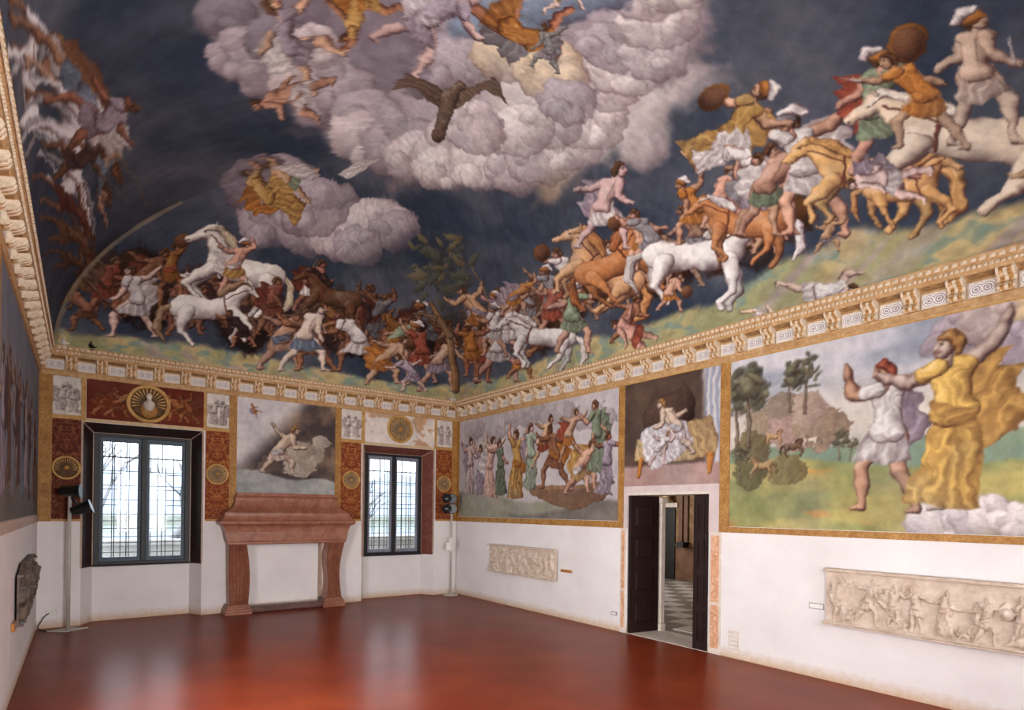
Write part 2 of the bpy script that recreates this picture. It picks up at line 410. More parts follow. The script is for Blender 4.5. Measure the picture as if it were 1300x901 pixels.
        d = np.sqrt(d2); sd = np.where(ins, d, -d); al = sstep(-s.aa, s.aa, sd)
        w = X*math.cos(ang*s.f)+Y*math.sin(ang*s.f)
        xm = (min(xs)+max(xs))/2; xr = (max(xs)-min(xs))/2+1e-6
        f1 = np.abs(np.sin(w*ff*.7+s.nz[m]*2.6+s.nl[m]*4.5)); f2 = np.abs(np.sin(w*ff*1.7+s.nz[m]*7+Y*6))
        sh = 0.74+0.24*((X-xm)/xr)*s.LX*1.4-0.20*(1-sstep(0, 0.04, d))+0.25*(s.nh[m]-0.5)+fold*1.5*(.9-1.5*f1**.8)+fold*.6*(.9-1.5*f2**.8)
        sh = sh*(1-flat)+(0.85+.3*(s.nz[m]-.5))*flat
        s.sub(m, al, col, sh, np.minimum(d, 0.05)+0.016*(1-f1))
    def sub(s, m, al, col, sh, hv):
        if s.h:
            k = al > 0.5; mi = m[k]; s.C[mi, 0] = np.maximum(s.C[mi, 0]*0.6, .030+.75*hv[k]); return
        col = np.asarray(col); sh = sh[:, None]; dark = col*np.array([0.40, 0.32, 0.34])
        out = np.where(sh < 1, dark+(col-dark)*np.clip(sh, 0, 1), col+(1-col)*np.clip(sh-1, 0, 1)*0.7)
        s.C[m] += (out-s.C[m])*al[:, None]

def mute(r, g, b, k=.16, v=.96):
    c = rgb(r, g, b); return (c*(1-k)+c.mean()*k)*v
SK = mute(222, 168, 132); SKP = mute(236, 204, 182); SKB = mute(172, 108, 76)
WH = mute(236, 228, 222); OR = mute(206, 128, 50); GO = mute(222, 168, 84); RE = mute(182, 84, 58); GR = mute(140, 158, 124)
LI = mute(176, 158, 172); BL = mute(120, 138, 160); BR = mute(130, 82, 54); DK = rgb(58, 40, 38); GY = mute(150, 146, 150)
HB = mute(112, 70, 42); HG = mute(180, 128, 66)

def figure(b, rng, skin, cloth, cloth2=None, pose='stand', kit='', hair=None, dress=False):
    """a made-up figure, one unit tall, feet at the origin"""
    u = rng.uniform
    skin = skin*u(.9, 1.06)*np.array([1, u(.95, 1.03), u(.94, 1.04)]); cloth = cloth*u(.9, 1.06)
    hair = HB if hair is None else hair; c2 = cloth if cloth2 is None else cloth2
    lean = {'stand': u(-.05, .08), 'lunge': u(.10, .24), 'fight': u(.0, .2), 'crouch': u(.15, .32), 'walk': u(.0, .1)}[pose]
    hy = {'stand': .50, 'lunge': .45, 'fight': .48, 'crouch': .34, 'walk': .49}[pose]
    st = {'stand': .06, 'lunge': .22, 'fight': .16, 'crouch': .19, 'walk': .12}[pose]
    hip = (0.0, hy); ch = (lean*.75, hy+.235-.10*abs(lean)); nk = (lean*.95, ch[1]+.085); hd = (lean*1.12+.012, nk[1]+.075)
    kl = (-st*.55-.01, hy*.53); fl = (-st*1.25-.02, .03); kr = (st*.85+.05, hy*.58); fr = (st*1.0+.03, .03)
    if 'cape' in kit:
        d = u(.15, .24)
        b.poly([(ch[0]-.03, ch[1]+.07), (ch[0]+.07, ch[1]+.05), (hip[0]+.02, hip[1]), (-d*.55, hip[1]-.16), (-d*1.1, hip[1]-.08), (-d*1.5, hip[1]+.06), (-d*1.15, hip[1]+.14), (-d*1.3, ch[1]+.02), (-d*.8, ch[1]+.04), (-d*1.0, ch[1]+.12), (-d*.4, ch[1]+.11)], c2, .16, 40, u(.3, 1.2), wob=.06)
    def arm(sx, ra, rb, col):
        sh = (ch[0]+sx, ch[1]+.045); el = (sh[0]+.145*math.sin(ra), sh[1]-.145*math.cos(ra)); ha = (el[0]+.13*math.sin(rb), el[1]-.13*math.cos(rb))
        mid = ((sh[0]+el[0])/2, (sh[1]+el[1])/2); fm = (el[0]*.65+ha[0]*.35, el[1]*.65+ha[1]*.35); ft = (ha[0]+.045*math.sin(rb+.3), ha[1]-.045*math.cos(rb+.3))
        b.group([(sh, mid, .042, .037), (mid, el, .037, .026), (el, fm, .027, .032), (fm, ha, .031, .017), (ha, ft, .020, .012), (ha, (ft[0]+.012, ft[1]+.02), .010, .006)], col)
        return el, ha
    ra = u(-2.4, .4); el, ha = arm(-.05, ra, ra-u(.2, 1.2), skin*.9)
    if 'spear' in kit:
        an = u(-.9, .9); vx, vy = math.sin(an), math.cos(an)
        b.cap((ha[0]-vx*.3, ha[1]-vy*.3), (ha[0]+vx*.42, ha[1]+vy*.42), .007, .005, GO*.9)
    if not dress:
        for hx, kn, ft, c in ((-.04, kl, fl, skin*.93), (.04, kr, fr, skin)):
            cf = (kn[0]*.62+ft[0]*.38-.012, kn[1]*.62+ft[1]*.38)
            b.group([((hip[0]+hx, hip[1]), kn, .068, .040), (kn, cf, .040, .041), (cf, ft, .039, .020), (ft, (ft[0]+.06, .016), .022, .013), ((hip[0]+hx*1.2, hip[1]-.01), ((hip[0]+kn[0])/2+hx*.5, (hip[1]+kn[1])/2), .06, .05)], c)
        ln = u(.42, .70)
        b.poly([(hip[0]-.080, hip[1]+.07), (hip[0]+.085+lean*.2, hip[1]+.07), (hip[0]+.11, hip[1]), (kr[0]*ln+.10, hip[1]*(1-ln)+kr[1]*ln*.9), (kr[0]*.5, hip[1]*.66), (.02, hip[1]*.58), (kl[0]*ln-.02, hip[1]*.62), (kl[0]*ln-.10, hip[1]*(1-ln)+kl[1]*ln*.85), (hip[0]-.10, hip[1])], cloth, .17, 52, u(-.3, .4))
    else:
        sw = u(-.08, .08)
        b.cap((.02, .05), (.10, .018), .024, .013, skin)
        b.poly([(-.07, hy+.10), (.085+lean*.2, hy+.10), (.115, hy*.80), (.15, hy*.50), (.15+sw, .10), (.19+sw, .02), (.06+sw, .028), (-.04+sw, .008), (-.18+sw, .03), (-.14, hy*.35), (-.12, hy*.7)], cloth, .20, 44, u(-.25, .25), wob=.03)
        b.poly([(-.02, hy+.04), (.09, hy+.02), (.14, hy*.55), (.10, hy*.28), (.04, hy*.45)], cloth*1.06, .17, 60, u(.2, .6))
    bare = not (dress or 'armor' in kit or rng.random() < .45); tc = skin if bare else cloth
    b.group([((hip[0]-.035, hip[1]+.02), (hip[0]+.04, hip[1]+.02), .062, .062), ((hip[0], hip[1]+.05), ((hip[0]+ch[0])/2, hip[1]+.13), .066, .070), (((hip[0]+ch[0])/2, hip[1]+.13), (ch[0], ch[1]), .072, .088),
             ((ch[0]-.06, ch[1]+.045), (ch[0]+.065, ch[1]+.045), .046, .046), ((ch[0]+.02, ch[1]+.06), hd, .030, .028)] if bare else
            [((hip[0]-.035, hip[1]+.02), (hip[0]+.04, hip[1]+.02), .066, .066), ((hip[0], hip[1]+.06), (ch[0], ch[1]), .070, .092), ((ch[0]-.06, ch[1]+.045), (ch[0]+.065, ch[1]+.045), .048, .048)], tc, 0 if bare else .22, 70)
    if bare: b.cap((ch[0]+.005, ch[1]+.03), (hip[0]*.5+ch[0]*.5, hip[1]+.08), .004, .003, skin*.72)
    if 'sash' in kit or rng.random() < .3: b.poly([(hip[0]-.10, hip[1]+.02), (hip[0]+.10, hip[1]+.10), (hip[0]+.10, hip[1]+.03), (hip[0]-.06, hip[1]-.07)], c2, .16, 60, 1.2)
    if not bare: b.cap((ch[0]+.02, ch[1]+.06), hd, .030, .028, skin)
    b.ell((hd[0]-.014, hd[1]+.014), .056, .060, 0, hair, .14, 90, wob=.25)
    b.group([((hd[0]+.006, hd[1]+.018), (hd[0]+.012, hd[1]-.022), .042, .034), ((hd[0]+.022, hd[1]-.038), (hd[0]+.022, hd[1]-.040), .022, .020), ((hd[0]+.040, hd[1]+.008), (hd[0]+.055, hd[1]-.012), .008, .009)], skin)
    b.ell((hd[0]+.030, hd[1]+.008), .009, .005, 0, skin*.40); b.ell((hd[0]+.034, hd[1]+.020), .013, .004, .2, hair*.8); b.ell((hd[0]+.036, hd[1]-.030), .011, .004, 0, skin*np.array([.7, .45, .42])); b.ell((hd[0]-.016, hd[1]-.004), .010, .015, .2, skin*.8)
    b.group([((hd[0]-.045, hd[1]+.01), (hd[0]-.01, hd[1]+.055), .024, .022), ((hd[0]-.01, hd[1]+.055), (hd[0]+.035, hd[1]+.046), .022, .012), ((hd[0]-.05, hd[1]), (hd[0]-.05, hd[1]-.05), .020, .012)], hair, .22, 120)
    if 'helmet' in kit:
        hm = OR if rng.random() < .5 else GY
        b.ell((hd[0]-.006, hd[1]+.032), .060, .046, 0, hm); b.cap((hd[0]-.05, hd[1]+.012), (hd[0]+.055, hd[1]+.020), .009, .008, hm*.8)
        b.group([((hd[0]+.01, hd[1]+.085), (hd[0]-.05, hd[1]+.085), .020, .032), ((hd[0]-.05, hd[1]+.085), (hd[0]-.10, hd[1]+.03), .032, .024)], WH, .22, 90)
    ra = u(-.4, 2.5); el, ha = arm(.055, ra, ra+u(.3, 1.5), skin if not (dress and rng.random() < .4) else skin)
    if dress or tc is not skin: b.cap((ch[0]+.055, ch[1]+.05), (ch[0]+.055+.07*math.sin(ra), ch[1]+.05-.07*math.cos(ra)), .050, .046, tc, .2, 70)
    if 'shield' in kit:
        b.ell((ha[0]+.02, ha[1]), .105, .135, u(-.3, .3), OR*.75); b.ell((ha[0]+.02, ha[1]), .085, .112, 0, BR, .1, 90)
    if 'blade' in kit: b.cap(ha, (ha[0]+.17*math.sin(ra), ha[1]+.17*abs(math.cos(ra))), .012, .004, WH*.9)

def horse(b, rng, col, mane, rear=0.0):
    """a made-up horse about one unit long, hooves at the origin"""
    u = rng.uniform; c, s_ = math.cos(rear), math.sin(rear)
    def q(x, y): y -= .30; x += .25; return (x*c-y*s_-.25, x*s_+y*c+.30)
    def leg(x0, hind, dx, cc):
        kx = x0+dx; fx = kx+(u(.02, .10) if hind else u(-.14, -.02)); 
        b.group([(q(x0, .40), q(x0+dx*.6, .28), .085 if hind else .065, .050), (q(x0+dx*.6, .28), q(kx, .18), .046, .028), (q(kx, .18), q(fx, .06), .026, .018), (q(fx, .06), q(fx+.02, .02), .024, .026)], cc)
    leg(-.28, True, u(-.14, .02), col*.8); leg(.22, False, u(.0, .18), col*.8)
    b.group([(q(-.36, .50), q(-.48, .44), .025, .035), (q(-.48, .44), q(-.54, .26), .040, .045), (q(-.54, .26), q(-.50, .12), .040, .012)], mane, .25, 90)
    h1 = q(.37, .72); h2 = q(.52, .58)
    b.group([(q(-.26, .46), q(-.20, .44), .135, .14), (q(-.2, .44), q(.05, .42), .135, .118), (q(.05, .42), q(.20, .46), .12, .13), (q(.20, .50), q(.29, .60), .12, .085), (q(.29, .60), h1, .085, .058), (h1, (h1[0]*.55+h2[0]*.45, h1[1]*.55+h2[1]*.45), .058, .044), ((h1[0]*.55+h2[0]*.45, h1[1]*.55+h2[1]*.45), h2, .040, .034)], col)
    leg(-.24, True, u(-.12, .06), col); leg(.24, False, u(.04, .22), col)
    b.group([(q(.10, .60), q(.20, .68), .035, .045), (q(.20, .68), (h1[0]-.05, h1[1]+.03), .045, .030), ((h1[0]-.05, h1[1]+.03), (h1[0]+.05, h1[1]+.0), .022, .010)], mane, .25, 90)
    b.cap((h1[0]-.02, h1[1]+.04), (h1[0]-.02, h1[1]+.095), .016, .005, col*.9); b.ell((h1[0]*.7+h2[0]*.3+.01, h1[1]*.7+h2[1]*.3+.012), .011, .008, 0, DK); b.ell((h2[0]+.012, h2[1]-.008), .008, .006, 0, DK)
    b.cap((h1[0]+.02, h1[1]-.05), q(.16, .54), .007, .006, RE*.7); b.cap(q(.14, .58), q(.18, .34), .009, .009, RE*.7)

def rock(b, c, r, col, n=7, rng=None):
    pts = [(c[0]+r*(1+rng.uniform(-.3, .25))*math.cos(2*math.pi*k/n), c[1]+r*.8*(1+rng.uniform(-.3, .25))*math.sin(2*math.pi*k/n)) for k in range(n)]
    b.poly(pts, col, .07, 7, rng.uniform(0, 3), wob=r*.35)

def tree(b, rng, c, h, leaf, dark, trunk):
    b.cap(c, (c[0]+h*rng.uniform(-.06, .06), c[1]+h*.6), h*.03, h*.015, trunk)
    for k in range(34):
        a = rng.uniform(0, 6.28); r = rng.uniform(0, .3)*h
        cc = leaf if rng.random() < .5 else dark
        b.ell((c[0]+r*math.cos(a)*.8, c[1]+h*.68+r*math.sin(a)), h*rng.uniform(.03, .09), h*rng.uniform(.015, .05), rng.uniform(-.8, .8), cc, .2, 200, wob=.7, flat=.5, soft=.02)

def colour_mesh(me, C):
    lin = np.where(C <= 0.04045, C/12.92, ((np.clip(C, 0, 1)+0.055)/1.055)**2.4)
    at = me.color_attributes.new('Col', 'FLOAT_COLOR', 'POINT')
    a = np.ones((len(C), 4), np.float32); a[:, :3] = lin; at.data.foreach_set('color', a.ravel())

def hand_painted(C, nu, nv, seed, amp=1.6):
    """uneven strokes and worn patches of old wall painting"""
    j, i = np.meshgrid(np.arange(nv, dtype=float), np.arange(nu, dtype=float), indexing='ij')
    dx = (fbm(i/7, j/7, seed, 2)-.5)*2*amp+(hash2(i, j, seed)-.5)*.5; dy = (fbm(i/7+40, j/7, seed+1, 2)-.5)*2*amp+(hash2(i, j, seed+7)-.5)*.5
    y = np.clip(j+dy, 0, nv-1.001); x = np.clip(i+dx, 0, nu-1.001); a = y.astype(int); b = x.astype(int); fy = (y-a)[..., None]; fx = (x-b)[..., None]; Q = C.reshape(nv, nu, 3)
    D = (Q[a, b]*(1-fx)+Q[a, b+1]*fx)*(1-fy)+(Q[a+1, b]*(1-fx)+Q[a+1, b+1]*fx)*fy
    w = sstep(.5, .75, fbm(i/60, j/60, seed+3, 5))[..., None]*.22; g = D.mean(-1, keepdims=True)
    D = D*(1-w)+(g*.75+.13)*w
    D = D*(.92+.16*fbm(i/6, j/8, seed+5, 3))[..., None]
    return np.clip(D, 0, 1).reshape(-1, 3)

def grid_mesh(name, V, nu, nv, C=None, flip=False, smooth=True):
    """V: (nv*nu, 3) points, rows of nu"""
    me = bpy.data.meshes.new(name)
    i = np.arange(nv-1)[:, None]*nu+np.arange(nu-1)[None, :]
    q = np.stack([i, i+1, i+1+nu, i+nu], -1).reshape(-1, 4)
    if flip: q = q[:, ::-1]
    me.vertices.add(len(V)); me.vertices.foreach_set('co', np.ascontiguousarray(V, np.float32).ravel())
    me.loops.add(q.size); me.loops.foreach_set('vertex_index', np.ascontiguousarray(q, np.int32).ravel())
    me.polygons.add(len(q)); me.polygons.foreach_set('loop_start', np.arange(0, q.size, 4, dtype=np.int32))
    me.polygons.foreach_set('loop_total', np.full(len(q), 4, np.int32))
    if smooth: me.polygons.foreach_set('use_smooth', np.ones(len(q), bool))
    me.update(calc_edges=True)
    if C is not None: colour_mesh(me, C)
    return me

# ------------------------------------------------------------------ vault
ZC = 4.32                        # top edge of the cornice
VD, VZ, VH = 0.17, 4.32, 2.50    # spring offset, spring height, rise
VA = W/2 - VD
def vault_z(d):
    u = np.clip(d-VD, 0, VA); return VZ + VH*np.sqrt(np.clip(1-((VA-u)/VA)**2, 0, 1))
def wall_dist(p):
    return np.minimum(np.minimum(-p[..., 0], p[..., 0]+W), np.minimum(-p[..., 1], p[..., 1]+L))
def vault_hit(x, y):
    """where the sight line through a photo pixel meets the vault"""
    d = px_ray(x, y); t = np.linspace(1.0, 40, 1200); P = CAM+t[:, None]*d
    w = wall_dist(P); out = (P[:, 2] > vault_z(w)) | (w < VD*0.5)
    k = int(np.argmax(out)); a, b = t[max(k-1, 0)], t[k]
    for _ in range(24):
        m = (a+b)/2; p = CAM+m*d; w = wall_dist(p)
        if p[2] > vault_z(w) or w < VD*0.5: b = m
        else: a = m
    return CAM+a*d
VQ = np.array([-W/2, -L/2, 1.2])
def chart(p):
    v = np.asarray(p)-VQ; r = np.linalg.norm(v, axis=-1); th = np.arccos(v[..., 2]/r); ph = np.arctan2(v[..., 1], v[..., 0])
    return np.stack([th*np.cos(ph), th*np.sin(ph)], -1)
def vault_frame(x, y):
    c = chart(vault_hit(x, y)); e = 5.0
    ex = (chart(vault_hit(x+e, y))-chart(vault_hit(x-e, y)))/(2*e); ey = (chart(vault_hit(x, y-e))-chart(vault_hit(x, y+e)))/(2*e)
    return c, ex, ey

def patch(side, res):
    arc = 4.85; nv = max(int(arc/res), 8); nu = max(int((L if side in 'RL' else W)*0.93/res), 8)
    ph = np.linspace(0, math.pi/2, nv)**1.0; s = np.linspace(0, 1, nu)
    d = (VD+VA*(1-np.cos(ph)))[:, None]+0*s; z = (VZ+VH*np.sin(ph))[:, None]+0*s; S_ = s[None, :]+0*d
    if side == 'R': x, y = -d, -d-S_*(L-2*d)
    elif side == 'L': x, y = -W+d, -d-S_*(L-2*d)
    elif side == 'B': y, x = -d, -W+d+S_*(W-2*d)
    else: y, x = -L+d, -W+d+S_*(W-2*d)
    return np.stack([x, y, z], -1).reshape(-1, 3), nu, nv

def vault_stamp(cv, x, y, h, fn, rot=0.0, flip=False, seed=1, r=1.35):
    c, ex, ey = vault_frame(x, y); ca, sa = math.cos(rot), math.sin(rot)
    b = cv.brush(c, (ex*ca-ey*sa)*h, (ex*sa+ey*ca)*h, r, seed)
    if len(b.i) == 0: return
    b.aa = 0.9/h; b.f = -1.0 if flip else 1.0; fn(b, random.Random(seed)); b.done()
def F(skin, cloth, c2=None, pose='fight', kit='', hair=None, dress=False):
    return lambda b, g: figure(b, g, skin, cloth, c2, pose, kit, hair, dress)
def Hs(col, mane, rear=0.0): return lambda b, g: horse(b, g, col, mane, rear)
def puff(col, asp=0.78, fade=.5):
    def f(b, g):
        b.ell((0, 0), 1.0, asp, g.uniform(-.5, .5), col, wob=.22, fade=fade, soft=.015, flat=.2)
        for _ in range(3):
            a = g.uniform(0, 6.28); r = g.uniform(.35, .8); b.ell((r*math.cos(a), r*asp*math.sin(a)), g.uniform(.22, .5), g.uniform(.2, .4), g.uniform(-.6, .6), col*g.uniform(.94, 1.04), wob=.25, fade=.85, soft=.03, flat=.3)
    return f

def paint_vault(P3):
    q = chart(P3); cv = Canvas(q[:, 0], q[:, 1]); X, Y, Z = P3[:, 0], P3[:, 1], P3[:, 2]
    dR, dB, dL, dF = -X, -Y, X+W, Y+L; nr = np.argmin(np.stack([dR, dB, dL, dF]), 0)
    U, V = q[:, 0]*4, q[:, 1]*4
    n1 = fbm(U*1.2, V*1.2, 3, 5); n2 = fbm(U*6+V*2, V*6, 8, 4); n3 = fbm((U+V)*3, (U-V)*14, 12, 3)
    sky = lerp(np.tile(rgb(45, 53, 69), (cv.n, 1)), rgb(98, 98, 106), np.clip(sstep(.3, .75, n1)*.75+.3*(n2-.5), 0, 1))
    sky = sky*(0.92+0.16*n3)[:, None]; cv.C[:] = sky
    # drifting cloud masses: soft underlay, then rounded billows
    CLG = rgb(226, 214, 214); CLM = rgb(192, 180, 186); CLP = rgb(240, 230, 226); CLY = rgb(232, 212, 182); CLD = rgb(146, 136, 146)
    rg = random.Random(5)
    core = [(560, 40, 170, CLM), (700, 40, 150, CLY), (640, 110, 150, CLY), (540, 120, 130, CLM), (740, 110, 120, CLP), (800, 20, 90, CLM), (430, 60, 120, CLD), (340, 30, 70, CLD)]
    for k, (x, y, r, c) in enumerate(core):
        vault_stamp(cv, x, y, r, lambda b, g, c=c: b.ell((0, 0), 1.0, .8, 0, c, wob=.4, flat=.7, soft=.2), seed=40+k, r=1.4)
    ring = [(292, 20, 42, CLD), (310, 70, 46, CLM), (345, 95, 44, CLM), (385, 100, 48, CLG), (350, 50, 40, CLD), (430, 120, 50, CLM), (470, 155, 52, CLM), (455, 175, 40, CLG), (505, 185, 50, CLM),
            (530, 200, 44, CLG), (575, 195, 56, CLG), (560, 215, 36, CLP), (620, 205, 50, CLP), (655, 215, 42, CLG), (690, 195, 52, CLG), (725, 185, 40, CLP), (745, 155, 48, CLP), (700, 155, 46, CLG),
            (660, 165, 44, CLP), (600, 165, 40, CLG), (770, 110, 44, CLG), (795, 85, 52, CLP), (770, 60, 40, CLM), (830, 70, 44, CLG), (835, 25, 54, CLP), (815, -10, 50, CLG), (860, -20, 44, CLP),
            (400, 60, 36, CLG), (560, 100, 44, CLD), (590, 80, 50, CLM), (640, 70, 44, CLY), (700, 95, 50, CLY), (720, 130, 38, CLM)]
    for k, (x, y, r, c) in enumerate(ring): vault_stamp(cv, x, y, r, puff(c), seed=60+k)
    for k, (x, y, r, c) in enumerate([(350, 240, 60, CLM), (320, 225, 42, CLD), (345, 280, 46, CLM), (390, 292, 44, CLM), (430, 300, 40, CLG), (470, 285, 46, CLG), (500, 292, 34, CLM), (455, 312, 34, CLM), (400, 262, 50, CLM)]):
        vault_stamp(cv, x, y, r, puff(c), seed=110+k)
    for k, (x, y, r) in enumerate([(640, 20, 60), (720, -10, 70)]):
        vault_stamp(cv, x, y, r, lambda b, g: b.ell((0, 0), 1.2, .5, .2, rgb(150, 168, 190), wob=.3, flat=.5, soft=.1), seed=130+k)
    # hills along the foot of the vault
    def profile(pts, axis):
        h = [vault_hit(*p) for p in pts]; o = sorted((p[axis], p[2]) for p in h); return np.array([a for a, _ in o]), np.array([b for _, b in o])
    yr, zr = profile([(592, 488), (650, 474), (700, 455), (745, 430), (800, 425), (850, 400), (905, 385), (960, 350), (1000, 325), (1080, 295), (1160, 290), (1230, 275), (1296, 262)], 1)
    xb, zb = profile([(85, 422), (140, 428), (200, 433), (260, 440), (330, 452), (400, 468), (470, 482), (540, 490), (570, 490)], 0)
    zg = np.where(nr == 0, np.interp(Y, yr, zr), np.where(nr == 1, np.interp(X, xb, zb), 4.36))
    g1 = fbm(X*2.2+3, (Y+Z)*2.2, 21, 4); g2 = fbm(X*5+Y*5, Z*9, 25, 3)
    hill = lerp(np.tile(rgb(156, 154, 112), (cv.n, 1)), rgb(194, 170, 122), sstep(.35, .7, g1)); hill = lerp(hill, rgb(118, 132, 116), sstep(.5, .75, g2)); hill = lerp(hill, rgb(166, 150, 140), sstep(.55, .8, fbm(X*3, Y*3+Z*4, 29, 4)))
    hill = hill*(0.8+.4*g2)[:, None]; a = sstep(-.06, .05, zg+.18*(g1-.5)-Z); cv.C += (hill-cv.C)*a[:, None]
    # dark crowd mass behind the front figures
    for k in range(34):
        x = rg.uniform(95, 560); y = 325+(x-95)*.22+rg.uniform(-10, 45); c = rg.choice([BR*.6, DK, DK*1.2, RE*.45, HB*.6])
        if y < 385+(x-95)*.15: vault_stamp(cv, x, y, rg.uniform(18, 30), lambda b, g, c=c: b.ell((0, 0), 1, .7, g.uniform(-1, 1), c, .1, 14, wob=.4, soft=.35), seed=200+k)
    for k in range(26):
        x = rg.uniform(592, 1010); y = 440-(x-592)*.37+rg.uniform(-40, 10); c = rg.choice([BR*.8, RE*.6, HB*.8, GY*.6, OR*.6])
        vault_stamp(cv, x, y, rg.uniform(18, 34), lambda b, g, c=c: b.ell((0, 0), 1, .7, g.uniform(-1, 1), c, .1, 14, wob=.4, soft=.35), seed=240+k)
    L_ = []
    A = L_.append
    for k in range(30):
        x = rg.uniform(100, 565); y = 385+(x-95)*.16+rg.uniform(-14, 14); A((x, y, rg.uniform(60, 84), F(SKB*rg.uniform(.7, .95), rg.choice([BR, RE*.7, DK*1.3, OR*.7, GY*.7]), rg.choice([DK*1.3, BR*.8, RE*.6]), rg.choice(['fight', 'lunge']), rg.choice(['', 'cape', 'helmet', 'spear'])), 0.0, k % 2 == 0))
    for k in range(24):
        x = rg.uniform(598, 1000); y = 452-(x-592)*.36+rg.uniform(-12, 12); A((x, y, rg.uniform(64, 92), F(SK*rg.uniform(.8, 1), rg.choice([OR, RE, WH, GY, LI, BR]), rg.choice([BR, RE, LI]), rg.choice(['fight', 'lunge']), rg.choice(['', 'cape', 'helmet armor', 'spear', 'shield'])), 0.0, k % 2 == 0))
    # x, y of the feet in the photograph, height, painter, turn, mirrored
    for x, y, h, f, *o in [
        (130, 405, 90, F(SKB, RE*.8, BR, 'fight', 'cape')), (110, 420, 80, F(SKB, BR, DK, 'crouch')), (215, 380, 80, F(SKB, OR*.8, RE, 'fight', 'shield')), (180, 395, 95, F(SKB, BR, RE*.7, 'lunge', 'cape')),
        (170, 428, 105, F(SKP, WH, WH, 'lunge', 'cape')), (235, 425, 85, F(SKB, BR, BR, 'crouch', '')), (300, 405, 130, Hs(rgb(236, 230, 220), rgb(206, 190, 160), .25)), (295, 375, 78, F(SK, GO, WH, 'fight', 'helmet cape')),
        (265, 440, 110, Hs(rgb(232, 226, 218), rgb(150, 120, 90), .1)), (310, 440, 60, F(SKB, DK, DK, 'crouch', '')), (395, 395, 76, F(SKB, WH, RE*.6, 'lunge', 'spear cape')), (420, 420, 90, Hs(HB, DK, .2)), (345, 425, 80, F(SKB, RE*.8, RE*.7, 'fight', 'cape')),
        (355, 468, 105, F(SK, SK, BL, 'crouch', 'sash')), (400, 470, 95, F(SKB, BR, BR, 'crouch')), (385, 472, 100, F(SKP, BL, BL, 'lunge', '')), (455, 472, 90, F(SKB, WH, WH, 'lunge', 'blade armor')), (500, 470, 76, F(SK, GR, OR, 'fight', 'shield')),
        (485, 488, 84, F(SK, OR, OR, 'crouch', 'cape')), (535, 488, 86, F(SK, RE, LI, 'fight', 'helmet armor')), (555, 496, 80, F(SK, LI, RE*.8, 'lunge', 'helmet')), (525, 497, 62, F(SKP, LI, LI, 'crouch')),
        (612, 486, 84, F(SKB, RE, OR, 'stand', 'cape')), (632, 484, 92, F(SK, WH, WH, 'lunge', 'helmet armor')), (628, 452, 72, F(SK, WH, BR, 'fight', 'helmet armor')), (652, 400, 64, F(SK, OR, LI, 'crouch', 'cape')), (600, 478, 72, F(SKB, OR, RE, 'stand', '')),
        (660, 480, 58, F(SKB, OR, GO, 'crouch', 'shield')), (700, 430, 80, F(SK, RE, GR, 'fight', '')), (690, 470, 95, Hs(WH, rgb(220, 212, 204), .1)), (728, 448, 96, F(SK, GR, WH, 'fight', 'helmet shield armor')),
        (755, 410, 120, Hs(rgb(216, 168, 122), rgb(196, 138, 86), .55)), (790, 395, 115, Hs(rgb(196, 130, 80), rgb(160, 96, 56), .4)), (765, 315, 112, F(SKP, WH, LI, 'lunge', 'cape')), (815, 345, 76, F(SK, OR, GO, 'fight', 'shield')),
        (795, 435, 76, F(SKB, RE, RE, 'crouch', '')), (830, 345, 90, F(SK, GY, LI, 'lunge', '')), (885, 385, 150, Hs(rgb(238, 232, 226), rgb(206, 198, 192), -.1)), (850, 395, 62, F(SK, OR, OR, 'crouch', 'shield')),
        (885, 310, 92, F(SK, OR, WH, 'lunge', 'helmet armor')), (915, 290, 86, F(SK, RE, LI, 'lunge', '')), (945, 340, 118, Hs(rgb(196, 132, 84), WH, .15)), (960, 300, 120, F(SK, LI, GY, 'fight', 'cape')), (975, 298, 128, F(SK, GR, WH, 'lunge', 'cape')),
        (1035, 300, 176, F(SK, WH, WH, 'fight', 'helmet armor cape')), (1050, 320, 58, F(SK, GY, GY, 'crouch', '')), (1110, 300, 170, Hs(rgb(222, 176, 116), rgb(204, 156, 98), .2)), (1150, 290, 120, Hs(rgb(214, 164, 108), rgb(190, 140, 90), 0)),
        (1120, 225, 170, F(SK, GR*1.05, RE, 'fight', 'helmet cape shield armor')), (1260, 300, 260, Hs(rgb(226, 206, 180), rgb(236, 226, 210), .5)), (1250, 185, 190, F(SKP, SKP, RE*.7, 'fight', 'helmet blade')), (1180, 190, 150, F(SK, OR, OR, 'lunge', 'blade')),
        ]: A((x, y, h, f, o[0] if o else 0.0, o[1] if len(o) > 1 else False))
